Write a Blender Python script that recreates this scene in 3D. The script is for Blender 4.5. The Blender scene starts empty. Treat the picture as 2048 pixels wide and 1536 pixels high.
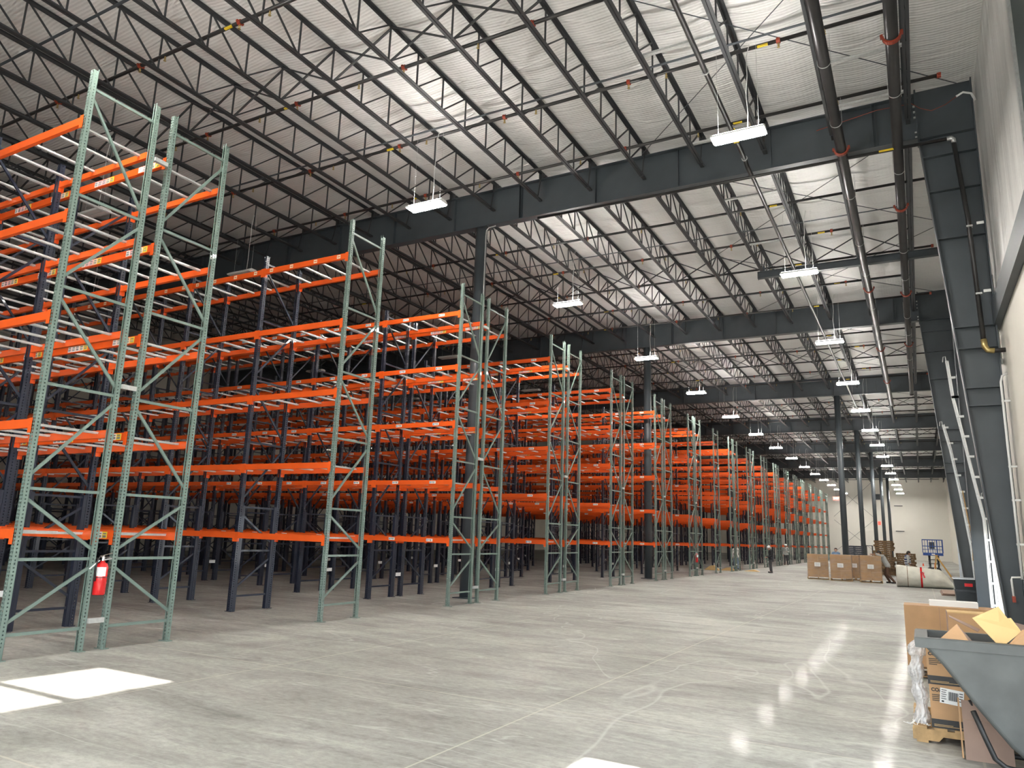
import bpy, math, random
from mathutils import Matrix, Vector
random.seed(7)
C = bpy.context.scene.collection
S = bpy.context.scene
PI = math.pi

# ------------------------------------------------------------------ mesh builder
class MB:
    def __init__(s): s.v = []; s.f = []; s.m = []
    def add(s, vs, fs, mi=0):
        o = len(s.v); s.v += [tuple(p) for p in vs]; s.f += [tuple(i + o for i in f) for f in fs]; s.m += [mi] * len(fs); return s
    def box(s, x0, x1, y0, y1, z0, z1, mi=0):
        return s.add([(x0,y0,z0),(x1,y0,z0),(x1,y1,z0),(x0,y1,z0),(x0,y0,z1),(x1,y0,z1),(x1,y1,z1),(x0,y1,z1)],
                     [(0,3,2,1),(4,5,6,7),(0,1,5,4),(1,2,6,5),(2,3,7,6),(3,0,4,7)], mi)
    def cbox(s, c, d, R=None, mi=0):
        h = [k / 2 for k in d]; vs = []
        for z in (-1, 1):
            for x, y in ((-1,-1),(1,-1),(1,1),(-1,1)):
                p = Vector((x*h[0], y*h[1], z*h[2]))
                if R is not None: p = R @ p
                vs.append(Vector(c) + p)
        return s.add(vs, [(0,3,2,1),(4,5,6,7),(0,1,5,4),(1,2,6,5),(2,3,7,6),(3,0,4,7)], mi)
    def bar(s, p, q, w, h, up=(0,0,1), mi=0):
        p = Vector(p); q = Vector(q); d = (q - p).normalized(); u = Vector(up)
        if abs(d.dot(u)) > .98: u = Vector((0,1,0))
        a = d.cross(u).normalized() * (w/2); b = a.cross(d).normalized() * (h/2)
        return s.add([p-a-b, p+a-b, p+a+b, p-a+b, q-a-b, q+a-b, q+a+b, q-a+b],
                     [(0,3,2,1),(4,5,6,7),(0,1,5,4),(1,2,6,5),(2,3,7,6),(3,0,4,7)], mi)
    def tube(s, pts, r, n=8, cap=True, mi=0):
        pts = [Vector(p) for p in pts]; rs = r if isinstance(r, (list, tuple)) else [r]*len(pts)
        rings = []; up = None
        for i, p in enumerate(pts):
            d = (pts[min(i+1, len(pts)-1)] - pts[max(i-1, 0)]).normalized()
            if up is None: up = Vector((0,0,1)) if abs(d.z) < .9 else Vector((0,1,0))
            a = d.cross(up).normalized(); b = a.cross(d).normalized(); up = b
            rings.append([p + a*math.cos(2*PI*k/n)*rs[i] + b*math.sin(2*PI*k/n)*rs[i] for k in range(n)])
        vs = [v for R in rings for v in R]; fs = []
        for i in range(len(pts)-1):
            for k in range(n):
                k2 = (k+1) % n; fs.append((i*n+k, i*n+k2, (i+1)*n+k2, (i+1)*n+k))
        if cap: fs.append(tuple(reversed(range(n)))); fs.append(tuple(range((len(pts)-1)*n, len(pts)*n)))
        return s.add(vs, fs, mi)
    def lathe(s, prof, n=20, o=(0,0,0), mi=0):
        vs = []; fs = []
        for r, z in prof:
            for k in range(n): vs.append((o[0]+r*math.cos(2*PI*k/n), o[1]+r*math.sin(2*PI*k/n), o[2]+z))
        for i in range(len(prof)-1):
            for k in range(n):
                k2 = (k+1) % n; fs.append((i*n+k, i*n+k2, (i+1)*n+k2, (i+1)*n+k))
        fs.append(tuple(reversed(range(n)))); fs.append(tuple(range((len(prof)-1)*n, len(prof)*n)))
        return s.add(vs, fs, mi)
    def ball(s, c, r, n=12, m=8, mi=0):
        r = (r, r, r) if not isinstance(r, (tuple, list)) else r
        vs = [(c[0], c[1], c[2]-r[2])]
        for i in range(1, m):
            t = -PI/2 + PI*i/m
            for k in range(n): vs.append((c[0]+r[0]*math.cos(t)*math.cos(2*PI*k/n), c[1]+r[1]*math.cos(t)*math.sin(2*PI*k/n), c[2]+r[2]*math.sin(t)))
        vs.append((c[0], c[1], c[2]+r[2])); fs = []
        for k in range(n): fs.append((0, 1+(k+1)%n, 1+k))
        for i in range(m-2):
            for k in range(n): fs.append((1+i*n+k, 1+i*n+(k+1)%n, 1+(i+1)*n+(k+1)%n, 1+(i+1)*n+k))
        L = len(vs)-1
        for k in range(n): fs.append((1+(m-2)*n+k, 1+(m-2)*n+(k+1)%n, L))
        return s.add(vs, fs, mi)
    def cap(s, p, q, r0, r1, n=12):
        s.ball(p, r0, n, 8); s.ball(q, r1, n, 8); return s.tube([p, q], [r0, r1], n)
    def prism(s, poly, axis, a, b, mi=0):
        # poly: 2-D points; axis 'x','y','z' extruded from a to b
        def P(u, v, t): return {'x': (t,u,v), 'y': (u,t,v), 'z': (u,v,t)}[axis]
        n = len(poly); vs = [P(u,v,a) for u,v in poly] + [P(u,v,b) for u,v in poly]
        fs = [(i, (i+1)%n, n+(i+1)%n, n+i) for i in range(n)] + [tuple(reversed(range(n))), tuple(range(n, 2*n))]
        return s.add(vs, fs, mi)
    def data(s, name, mats, smooth=False):
        me = bpy.data.meshes.new(name); me.from_pydata(s.v, [], s.f)
        for m in (mats if isinstance(mats, (list, tuple)) else [mats]): me.materials.append(m)
        if any(s.m): me.polygons.foreach_set('material_index', s.m)
        if smooth: me.polygons.foreach_set('use_smooth', [True]*len(s.f))
        me.update(); return me
    def obj(s, name, mats, parent=None, smooth=False, loc=None):
        return link(name, s.data(name, mats, smooth), parent, loc)

def link(name, data, parent=None, loc=None, rz=None):
    o = bpy.data.objects.new(name, data); C.objects.link(o)
    if parent is not None: o.parent = parent
    if loc is not None: o.location = loc
    if rz is not None: o.rotation_euler = (0, 0, rz)
    return o
def thing(name, label, cat, loc=(0,0,0), rz=0, group=None):
    o = link(name, None, None, loc, rz); o.empty_display_size = .2
    return tag(o, label, cat, group)
def tag(o, label, cat, group=None, kind=None):
    o['label'] = label; o['category'] = cat
    if group: o['group'] = group
    if kind: o['kind'] = kind
    return o
def struct(o, label=None):
    o['kind'] = 'structure'
    if label: o['label'] = label
    return o
ORD = ['first','second','third','fourth','fifth','sixth','seventh','eighth','ninth','tenth','eleventh','twelfth','thirteenth',
       'fourteenth','fifteenth','sixteenth','seventeenth','eighteenth','nineteenth','twentieth','twenty-first','twenty-second',
       'twenty-third','twenty-fourth','twenty-fifth','twenty-sixth','twenty-seventh','twenty-eighth','twenty-ninth','thirtieth',
       'thirty-first','thirty-second','thirty-third','thirty-fourth','thirty-fifth','thirty-sixth','thirty-seventh','thirty-eighth']

# ------------------------------------------------------------------ materials
def mat(name, col, rough=.5, metal=0, spec=.5, var=0, vscale=8, bump=0, bscale=60, coat=0):
    m = bpy.data.materials.new(name); m.use_nodes = True; nt = m.node_tree; b = nt.nodes['Principled BSDF']
    b.inputs['Base Color'].default_value = (*col, 1); b.inputs['Roughness'].default_value = rough
    b.inputs['Metallic'].default_value = metal; b.inputs['Specular IOR Level'].default_value = spec
    b.inputs['Coat Weight'].default_value = coat
    if var or bump:
        tc = nt.nodes.new('ShaderNodeTexCoord')
    if var:
        n = nt.nodes.new('ShaderNodeTexNoise'); n.inputs['Scale'].default_value = vscale; n.inputs['Detail'].default_value = 5
        r = nt.nodes.new('ShaderNodeValToRGB'); r.color_ramp.elements[0].position = .3; r.color_ramp.elements[1].position = .7
        r.color_ramp.elements[0].color = (*[c*(1-var) for c in col], 1); r.color_ramp.elements[1].color = (*[min(1, c*(1+var)) for c in col], 1)
        nt.links.new(tc.outputs['Object'], n.inputs['Vector']); nt.links.new(n.outputs['Fac'], r.inputs['Fac']); nt.links.new(r.outputs['Color'], b.inputs['Base Color'])
    if bump:
        n = nt.nodes.new('ShaderNodeTexNoise'); n.inputs['Scale'].default_value = bscale; n.inputs['Detail'].default_value = 4
        bp = nt.nodes.new('ShaderNodeBump'); bp.inputs['Strength'].default_value = bump; bp.inputs['Distance'].default_value = .02
        nt.links.new(tc.outputs['Object'], n.inputs['Vector']); nt.links.new(n.outputs['Fac'], bp.inputs['Height']); nt.links.new(bp.outputs['Normal'], b.inputs['Normal'])
    return m
def emit(name, col, st):
    m = bpy.data.materials.new(name); m.use_nodes = True; nt = m.node_tree; b = nt.nodes['Principled BSDF']
    b.inputs['Base Color'].default_value = (*col, 1); b.inputs['Emission Color'].default_value = (*col, 1); b.inputs['Emission Strength'].default_value = st
    return m
M = dict(
    green=mat('green_paint', (.15,.205,.178), .42, var=.08, vscale=3, coat=.15),
    navy=mat('navy_paint', (.011,.015,.030), .38, var=.1, vscale=3, coat=.15),
    orange=mat('orange_paint', (.74,.098,.011), .38, var=.06, vscale=2, coat=.1),
    galv=mat('galvanised_steel', (.58,.59,.58), .38, .55, var=.1, vscale=20),
    steel=mat('grey_steel_paint', (.052,.063,.072), .45, var=.12, vscale=1.5),
    joist=mat('joist_primer', (.035,.037,.040), .55, var=.1, vscale=2),
    pipe=mat('black_pipe', (.022,.021,.021), .32, var=.15, vscale=4),
    redc=mat('red_coupling', (.30,.045,.02), .5),
    yellow=mat('yellow_tag', (.75,.55,.03), .5),
    white=mat('white_paint', (.78,.78,.76), .45),
    cord=mat('white_cord', (.62,.62,.60), .6),
    lens=emit('lamp_lens', (1,.96,.90), 290), upfill=emit('added_ceiling_glow', (1,.96,.91), 130),  # second emitter is an added upward glow that brightens the ceiling
    lensoff=mat('unlit_lens', (.72,.72,.70), .3),
    brass=mat('brass', (.5,.38,.16), .35, .8),
    red=mat('red_enamel', (.62,.012,.014), .2, coat=.6),
    chrome=mat('chrome', (.75,.75,.75), .2, 1),
    black=mat('black_rubber', (.012,.012,.012), .5),
    paper=mat('white_paper', (.82,.82,.80), .6),
    pink=mat('pink_label', (.80,.55,.58), .6),
    cream=mat('cream_label', (.80,.76,.55), .6),
    ylabel=mat('yellow_label', (.85,.70,.05), .6),
    ink=mat('black_ink', (.03,.03,.03), .6), barcode=mat('barcode_ink', (.22,.22,.22), .6),
    blueink=mat('blue_ink', (.05,.25,.5), .6),
    card=mat('cardboard', (.44,.265,.135), .75, var=.07, vscale=5, bump=.04, bscale=40),
    cardl=mat('light_cardboard', (.62,.42,.185), .72, var=.05, vscale=4),
    cardg=mat('grey_brown_cardboard', (.30,.205,.16), .8, var=.08, vscale=5),
    cardw=mat('carton_brown', (.35,.205,.095), .75, var=.12, vscale=4),
    wood=mat('pallet_wood', (.42,.275,.13), .8, var=.3, vscale=9, bump=.2, bscale=30),
    woodd=mat('weathered_pallet_wood', (.17,.105,.05), .85, var=.35, vscale=6, bump=.2, bscale=30),
    plasd=mat('dark_blue_plastic', (.03,.035,.05), .5),
    tub=mat('grey_tub', (.066,.071,.069), .55, var=.22, vscale=3.5, bump=.05, bscale=12),
    bin=mat('dark_bin', (.018,.022,.026), .4, var=.1),
    tan=mat('tan_wood', (.45,.26,.07), .6, var=.15),
    blue=mat('blue_machine', (.012,.06,.26), .4),
    cone=mat('cone_orange', (.80,.10,.03), .5),
    tarp=mat('white_sheeting', (.66,.65,.57), .38, var=.10, vscale=3, bump=1.0, bscale=6, coat=.3),
    skin=mat('skin', (.50,.30,.22), .55), skind=mat('brown_skin', (.28,.15,.10), .55),
    cloth_dark=mat('dark_cloth', (.018,.02,.024), .9), cloth_grey=mat('grey_cloth', (.34,.35,.34), .9),
    cloth_brown=mat('brown_cloth', (.085,.045,.028), .9), cloth_blue=mat('blue_cloth', (.16,.24,.36), .9),
    cloth_navy=mat('navy_cloth', (.02,.035,.11), .9), cloth_char=mat('charcoal_cloth', (.06,.06,.065), .9),
    cloth_white=mat('white_cloth', (.75,.75,.74), .8), hair=mat('dark_hair', (.02,.014,.01), .7), hairg=mat('grey_hair', (.6,.6,.58), .8),
    vest=mat('reflective_tape', (.8,.8,.72), .4),
    dock=mat('dock_door_panel', (.62,.70,.78), .4),
    darkpanel=mat('dark_wall_panel', (.033,.05,.052), .5),
    concrete_wall=mat('cream_wall_paint', (.70,.665,.59), .6, var=.04, vscale=.8, bump=.03, bscale=8),
    inner=mat('tub_shade_dark', (.03,.035,.04), .5),  # darker copy of the tub grey, shade of the well put into colour
    exitred=emit('exit_letters', (1,.06,.03), 2.2),
    exitbox=emit('exit_face', (.9,.10,.07), .9),
)
def node_mat(name):
    m = bpy.data.materials.new(name); m.use_nodes = True; nt = m.node_tree
    return m, nt, nt.nodes['Principled BSDF'], nt.nodes.new, nt.links.new
def mapping(nt, scale, src='Object'):
    tc = nt.nodes.new('ShaderNodeTexCoord'); mp = nt.nodes.new('ShaderNodeMapping'); mp.inputs['Scale'].default_value = scale
    nt.links.new(tc.outputs[src], mp.inputs['Vector']); return mp.outputs['Vector']
# polished concrete
def floor_mat():
    m, nt, b, N, L = node_mat('polished_concrete')
    def noise(sc, scale, det=6, rough=.6, dist=0):
        n = N('ShaderNodeTexNoise'); n.inputs['Scale'].default_value = scale; n.inputs['Detail'].default_value = det
        n.inputs['Roughness'].default_value = rough; n.inputs['Distortion'].default_value = dist; L(mapping(nt, sc), n.inputs['Vector']); return n.outputs['Fac']
    def ramp(f, stops):
        r = N('ShaderNodeValToRGB'); L(f, r.inputs['Fac']); cr = r.color_ramp
        while len(cr.elements) < len(stops): cr.elements.new(.5)
        for e, (p, c) in zip(cr.elements, stops): e.position = p; e.color = (*c, 1)
        return r.outputs['Color']
    def mix(a, c, f, mode='MIX'):
        x = N('ShaderNodeMix'); x.data_type = 'RGBA'; x.blend_type = mode
        if isinstance(f, float): x.inputs[0].default_value = f
        else: L(f, x.inputs[0])
        L(a, x.inputs[6]); L(c, x.inputs[7]); return x.outputs[2]
    base = ramp(noise((1,1,1), .35, 8, .65, .6), [(.30,(.235,.240,.224)), (.48,(.322,.328,.306)), (.70,(.405,.412,.385))])
    streak = ramp(noise((.45,1.5,1), 1.1, 12, .72, .8), [(.28,(.60,.585,.59)), (.50,(1,1,1)), (.72,(1.30,1.30,1.27))])
    fine = ramp(noise((1,1.6,1), 9, 8, .75), [(.3,(.72,.715,.71)), (.65,(1.14,1.14,1.14))])
    c = mix(base, streak, 1.0, 'MULTIPLY'); c = mix(c, fine, 1.0, 'MULTIPLY')
    lt = N('ShaderNodeRGB'); lt.outputs[0].default_value = (.52,.52,.50,1)
    big = ramp(noise((.5,.8,1), .13, 4, .5, .3), [(.38,(.74,.71,.71)), (.60,(1.08,1.08,1.06))]); c = mix(c, big, .9, 'MULTIPLY')
    for sc, sz, wd in (((.22,1.5,1), .55, .006), ((.9,.35,1), .30, .0035)):
        scr = noise(sc, sz, 3, .5, .6)
        a = N('ShaderNodeMath'); a.operation = 'SUBTRACT'; L(scr, a.inputs[0]); a.inputs[1].default_value = .5
        b2 = N('ShaderNodeMath'); b2.operation = 'ABSOLUTE'; L(a.outputs[0], b2.inputs[0])
        c2 = N('ShaderNodeMapRange'); c2.inputs['From Min'].default_value = 0; c2.inputs['From Max'].default_value = wd; c2.inputs['To Min'].default_value = .38; c2.inputs['To Max'].default_value = 0
        L(b2.outputs[0], c2.inputs['Value']); c = mix(c, lt.outputs[0], c2.outputs[0])
    # sawn control joints every 4.1 m
    sp = N('ShaderNodeSeparateXYZ'); tc = N('ShaderNodeTexCoord'); L(tc.outputs['Object'], sp.inputs[0])
    def math_(op, a, v=None):
        x = N('ShaderNodeMath'); x.operation = op; L(a, x.inputs[0])
        if v is not None:
            if isinstance(v, (int, float)): x.inputs[1].default_value = v
            else: L(v, x.inputs[1])
        return x.outputs[0]
    def line(o, off):
        t = math_('ADD', o, off); t = math_('MODULO', t, 4.09); t = math_('SUBTRACT', t, 2.045); t = math_('ABSOLUTE', t); return math_('LESS_THAN', t, .011)
    j = math_('MAXIMUM', line(sp.outputs['X'], 402.5), line(sp.outputs['Y'], 403.4))
    jc = N('ShaderNodeRGB'); jc.outputs[0].default_value = (.52,.49,.41,1)
    j = math_('MULTIPLY', j, .5); c = mix(c, jc.outputs[0], j)
    L(c, b.inputs['Base Color'])
    b.inputs['Roughness'].default_value = .60; b.inputs['Coat Weight'].default_value = .055; b.inputs['Coat Roughness'].default_value = .08
    b.inputs['Specular IOR Level'].default_value = .2
    bp = N('ShaderNodeBump'); bp.inputs['Strength'].default_value = .04; bp.inputs['Distance'].default_value = .01
    L(noise((1,1,1), 5, 5), bp.inputs['Height']); L(bp.outputs['Normal'], b.inputs['Normal'])
    return m
def vinyl_mat(name, sc, col, strength, wave=True, rough=.45):
    m, nt, b, N, L = node_mat(name)
    n = N('ShaderNodeTexNoise'); n.inputs['Scale'].default_value = 1; n.inputs['Detail'].default_value = 6; n.inputs['Distortion'].default_value = .5
    L(mapping(nt, sc), n.inputs['Vector'])
    h = n.outputs['Fac']
    bp = N('ShaderNodeBump'); bp.inputs['Strength'].default_value = strength; bp.inputs['Distance'].default_value = .15
    L(h, bp.inputs['Height'])
    nrm = bp.outputs['Normal']
    if wave:
        w = N('ShaderNodeTexVoronoi'); w.inputs['Scale'].default_value = 11; L(mapping(nt, (1,1,1)), w.inputs['Vector'])
        b2 = N('ShaderNodeBump'); b2.inputs['Strength'].default_value = .35; b2.inputs['Distance'].default_value = .03
        L(w.outputs['Distance'], b2.inputs['Height']); L(nrm, b2.inputs['Normal']); nrm = b2.outputs['Normal']
    L(nrm, b.inputs['Normal'])
    r = N('ShaderNodeValToRGB'); r.color_ramp.elements[0].color = (*[c*.93 for c in col], 1); r.color_ramp.elements[1].color = (*col, 1)
    L(h, r.inputs['Fac']); L(r.outputs['Color'], b.inputs['Base Color'])
    b.inputs['Roughness'].default_value = rough
    return m
M['floor'] = floor_mat()
def ceil_mat():
    m, nt, b, N, L = node_mat('white_ceiling_facing')
    def bump(h, st, di, prev=None):
        bp = N('ShaderNodeBump'); bp.inputs['Strength'].default_value = st; bp.inputs['Distance'].default_value = di; L(h, bp.inputs['Height'])
        if prev is not None: L(prev, bp.inputs['Normal'])
        return bp.outputs['Normal']
    n = N('ShaderNodeTexNoise'); n.inputs['Scale'].default_value = 1.2; n.inputs['Detail'].default_value = 6; n.inputs['Distortion'].default_value = .6; L(mapping(nt, (.35,1.3,1)), n.inputs['Vector'])
    w = N('ShaderNodeTexWave'); w.wave_type = 'BANDS'; w.bands_direction = 'Y'; w.inputs['Scale'].default_value = 3.6; w.inputs['Distortion'].default_value = 1.5; w.inputs['Detail'].default_value = 2; L(mapping(nt, (.12,1,1)), w.inputs['Vector'])
    w2 = N('ShaderNodeTexWave'); w2.wave_type = 'BANDS'; w2.bands_direction = 'X'; w2.inputs['Scale'].default_value = 3.2; w2.inputs['Distortion'].default_value = 1.5; L(mapping(nt, (1,.2,1)), w2.inputs['Vector'])
    sm = N('ShaderNodeTexNoise'); sm.inputs['Scale'].default_value = .8; sm.inputs['Detail'].default_value = 2; L(mapping(nt, (.12,1,1)), sm.inputs['Vector'])
    a = N('ShaderNodeMath'); a.operation = 'SUBTRACT'; L(sm.outputs['Fac'], a.inputs[0]); a.inputs[1].default_value = .5
    ab = N('ShaderNodeMath'); ab.operation = 'ABSOLUTE'; L(a.outputs[0], ab.inputs[0])
    mr = N('ShaderNodeMapRange'); mr.inputs['From Max'].default_value = .012; mr.inputs['To Min'].default_value = 1; mr.inputs['To Max'].default_value = 0; L(ab.outputs[0], mr.inputs['Value'])
    nr = bump(n.outputs['Fac'], .6, .18); nr = bump(w.outputs['Fac'], .35, .02, nr); nr = bump(w2.outputs['Fac'], .2, .015, nr); nr = bump(mr.outputs[0], .5, .03, nr); L(nr, b.inputs['Normal'])
    r = N('ShaderNodeValToRGB'); r.color_ramp.elements[0].color = (.70,.695,.675,1); r.color_ramp.elements[1].color = (.82,.815,.795,1); L(w.outputs['Fac'], r.inputs['Fac']); L(r.outputs['Color'], b.inputs['Base Color'])
    b.inputs['Roughness'].default_value = .42
    return m
M['ceil'] = ceil_mat()
M['vinyl'] = vinyl_mat('white_wall_facing', (1,1.1,.14), (.74,.735,.71), 1.0, False, .36)
def ribbed(name, col, scale):
    m, nt, b, N, L = node_mat(name)
    w = N('ShaderNodeTexWave'); w.wave_type = 'BANDS'; w.bands_direction = 'X'; w.inputs['Scale'].default_value = scale; L(mapping(nt, (1,1,1)), w.inputs['Vector'])
    bp = N('ShaderNodeBump'); bp.inputs['Strength'].default_value = .3; bp.inputs['Distance'].default_value = .05
    L(w.outputs['Fac'], bp.inputs['Height']); L(bp.outputs['Normal'], b.inputs['Normal'])
    b.inputs['Base Color'].default_value = (*col, 1); b.inputs['Roughness'].default_value = .5
    return m
M['farwall'] = ribbed('end_wall_facing', (.72,.70,.64), .35)
def wrap_mat(name, alpha, sc):
    m, nt, b, N, L = node_mat(name)
    n = N('ShaderNodeTexNoise'); n.inputs['Scale'].default_value = 4; n.inputs['Detail'].default_value = 6; n.inputs['Distortion'].default_value = 1.2
    L(mapping(nt, sc), n.inputs['Vector'])
    r = N('ShaderNodeMapRange'); r.inputs['From Min'].default_value = .42; r.inputs['From Max'].default_value = .72; r.inputs['To Min'].default_value = alpha[0]; r.inputs['To Max'].default_value = alpha[1]
    L(n.outputs['Fac'], r.inputs['Value']); L(r.outputs[0], b.inputs['Alpha'])
    bp = N('ShaderNodeBump'); bp.inputs['Strength'].default_value = .9; bp.inputs['Distance'].default_value = .04
    L(n.outputs['Fac'], bp.inputs['Height']); L(bp.outputs['Normal'], b.inputs['Normal'])
    b.inputs['Base Color'].default_value = (.85,.85,.85,1); b.inputs['Roughness'].default_value = .18; b.inputs['Specular IOR Level'].default_value = .8
    return m
M['wrap'] = wrap_mat('clear_stretch_film', (.02,.24), (.6,.6,2.4))
M['film'] = wrap_mat('bundled_stretch_film', (.45,.92), (3,3,.7))

# ------------------------------------------------------------------ constants
XR = -10.728           # aisle end of the racks
GY = [2.34 + 16.35*i for i in range(9)]   # main frame lines along the building
Z_GB, Z_GT, Z_C = 11.52, 12.72, 12.98
YEND, YBACK, XL = 131.0, -10.0, -45.0
XW1, XW2, YJ = 1.9, 4.1, 50.0

# ------------------------------------------------------------------ setting
struct(MB().box(XL-.3, XW2+.3, YBACK-.3, YEND+.3, -.25, 0).obj('floor', M['floor']))
# ceiling facing: draped over the joists, sagging a little between them
cb = MB(); vs = []; fs = []; xs_ = [.45 + 1.665*(3 - k/6) for k in range(6*33)]; ys_ = [YBACK-.3 + k*(YEND+.6-YBACK)/60 for k in range(61)]
for x in xs_:
    ph = ((.45 - x)/1.665) % 1; z = Z_C - .015 - .10*math.sin(PI*ph)**.8
    for y in ys_: vs.append((x, y, z + .012*math.sin(y*1.9 + x)))
for i in range(len(xs_)-1):
    for k in range(60): fs.append((i*61+k, i*61+k+1, (i+1)*61+k+1, (i+1)*61+k))
cb.add(vs, fs); struct(cb.obj('ceiling', M['ceil'], smooth=True))
struct(MB().box(XL-.3, XW2+.3, YBACK-.3, YEND+.3, Z_C+.02, Z_C+.2).obj('roof', M['steel']))
struct(MB().box(XL-.3, XW2+.3, YEND, YEND+.3, 0, Z_C).obj('wall_far', M['farwall']))
struct(MB().box(XL-.3, XL, YBACK, YEND, 0, Z_C).obj('wall_left', M['concrete_wall']))
def holes_wall(axis, a0, a1, z0, z1, holes, t0, t1):
    # wall made of boxes round rectangular openings (u0,u1,v0,v1)
    mb = MB(); us = sorted({a0, a1, *[h[0] for h in holes], *[h[1] for h in holes]}); zs = sorted({z0, z1, *[h[2] for h in holes], *[h[3] for h in holes]})
    for i in range(len(us)-1):
        for k in range(len(zs)-1):
            u, v = (us[i]+us[i+1])/2, (zs[k]+zs[k+1])/2
            if any(h[0] < u < h[1] and h[2] < v < h[3] for h in holes): continue
            if axis == 'y': mb.box(t0, t1, us[i], us[i+1], zs[k], zs[k+1])
            else: mb.box(us[i], us[i+1], t0, t1, zs[k], zs[k+1])
    return mb
DOORS = [(-9.2, -5.2, 0, 4.4), (-4.4, -.4, 0, 4.4), (1.6, 6.27, 0, 3.16), (22.2, 26.6, 0, 2.3)]
WINS = [(3.4, 6.2, 6.50, 7.58)]
struct(holes_wall('y', YBACK, YJ, 0, 6.72, DOORS + [(3.4, 6.2, 6.50, 6.72)], XW1, XW1+.25).obj('wall_right', M['concrete_wall']))
struct(MB().box(XW1, XW1+.25, 12.95, YJ, 6.72, Z_C).obj('wall_right_upper', M['vinyl']))
struct(holes_wall('y', YBACK, 12.95, 6.72, Z_C, [(3.4, 6.2, 6.72, 7.58)], XW1, XW1+.25).obj('wall_right_panel', M['darkpanel']))
struct(MB().box(XW2, XW2+.25, YJ-.1, YEND, 0, Z_C).obj('wall_right_far', M['concrete_wall']))
struct(MB().box(XW1+.25, XW2+.25, YJ-.25, YJ, 0, Z_C).obj('wall_right_return', M['concrete_wall']))
struct(MB().box(XW1-.14, XW1, 6.9, 19.1, 6.72, 7.26).obj('trim_1', M['steel']))
struct(MB().box(XW1-.05, XW1+.02, 12.83, 12.95, 7.26, Z_C).obj('trim_2', M['galv']))
wf = MB().box(XW1+.08, XW1+.14, 4.85, 5.01, 6.50, 7.58)
for a, b_, c, d in ((3.4,3.44,6.5,7.58),(6.17,6.2,6.5,7.58),(3.4,6.2,7.55,7.58)): wf.box(XW1+.08, XW1+.14, a, b_, c, d)
struct(wf.obj('window_1', M['steel']))
BACK = [(-4.8, 1.2, 0, 5.6), (-12, -6, 0, 5.6)]
struct(holes_wall('x', XL-.3, XW1+.25, 0, Z_C, BACK, YBACK-.25, YBACK).obj('wall_back', M['concrete_wall']))
# unseen slab added to keep sun out of the farther dock door; ground outside
struct(MB().box(XW1+.25, XW1+5, 20.5, 29, 3.0, 3.15).obj('added_sun_blocker', M['steel']))
struct(MB().box(XL-20, XW2+60, YBACK-60, YEND+20, -.5, -.26).obj('ground_outside', mat('outside_concrete', (.45,.44,.42), .9)))

# ------------------------------------------------------------------ roof steel
def girder(i, y):
    x1 = .65 if y < 40 else XW2
    lab = ['deep grey steel roof girder nearest the camera, behind the view', 'deep grey steel roof girder resting on the nearest round column',
           'deep grey steel roof girder over the second round column among the racks'] + ['deep grey steel roof girder, %s one from the camera over the aisle' % ORD[k] for k in range(2, 8)]
    t = thing('roof_girder', lab[i], 'girder', (0, y, 0), 0, 'roof girders')
    MB().box(XL, x1, -.008, .008, Z_GB+.02, Z_GT-.02).obj('web', M['steel'], t)
    MB().box(XL, x1, -.14, .14, Z_GT-.025, Z_GT).obj('top_flange', M['steel'], t)
    MB().box(XL, x1, -.14, .14, Z_GB, Z_GB+.025).obj('bottom_flange', M['steel'], t)
    x = x1 - .9
    n = 0
    while x > -30 and n < 14:
        for dx in ((0,) if n % 4 else (0, .07)):
            MB().box(x-dx-.006, x-dx+.006, -.12, .12, Z_GB+.025, Z_GT-.025).obj('stiffener', M['steel'], t)
        x -= 1.665*1.5; n += 1
for i, y in enumerate(GY): girder(i, y) if i < 9 and y < YEND else None

WALLCOL_X = lambda z: 1.50 - (1.50-.65)*min(1, z/11.48)
for i, y in ((0, GY[0]), (1, GY[1]), (2, GY[2])):
    lab = ['grey tapered steel wall column beside the camera', 'large grey tapered steel wall column behind the grey tub', 'grey tapered steel wall column beyond the white door tracks'][i]
    t = thing('wall_column', lab, 'column', (0, y, 0), 0, 'tapered wall columns')
    prof = [(WALLCOL_X(0), 0), (1.80, 0), (1.80, Z_GT+.1), (.65, Z_GT+.1), (.65, 11.48)]
    MB().prism(prof, 'y', -.01, .01).obj('web', M['steel'], t)
    fl = MB()
    fl.bar((WALLCOL_X(0), 0, 0), (.65, 0, 11.48), .30, .025, up=(1,0,0)); fl.obj('inner_flange', M['steel'], t)
    MB().box(1.79, 1.815, -.15, .15, 0, Z_GT+.1).obj('outer_flange', M['steel'], t)
    MB().box(.62, .66, -.15, .15, Z_GB-.1, Z_GT+.1).obj('end_plate', M['steel'], t)
    for z in (4.95, 5.35, 6.25, 6.75, 8.9, 10.1, 11.0, 11.52):
        MB().box(WALLCOL_X(z)+.015, 1.79, -.13, -.011, z-.012, z+.012).obj('stiffener', M['steel'], t)
    MB().box(WALLCOL_X(0)-.1, 1.88, -.2, .2, 0, .03).obj('base_plate', M['steel'], t)
    for k, z in enumerate((12.4, 12.25, 12.1, 11.7, 11.58)):
        MB().cbox((.60, -.1, z), (.05, .04, .04)).obj('bolt', M['galv'], t)

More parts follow.
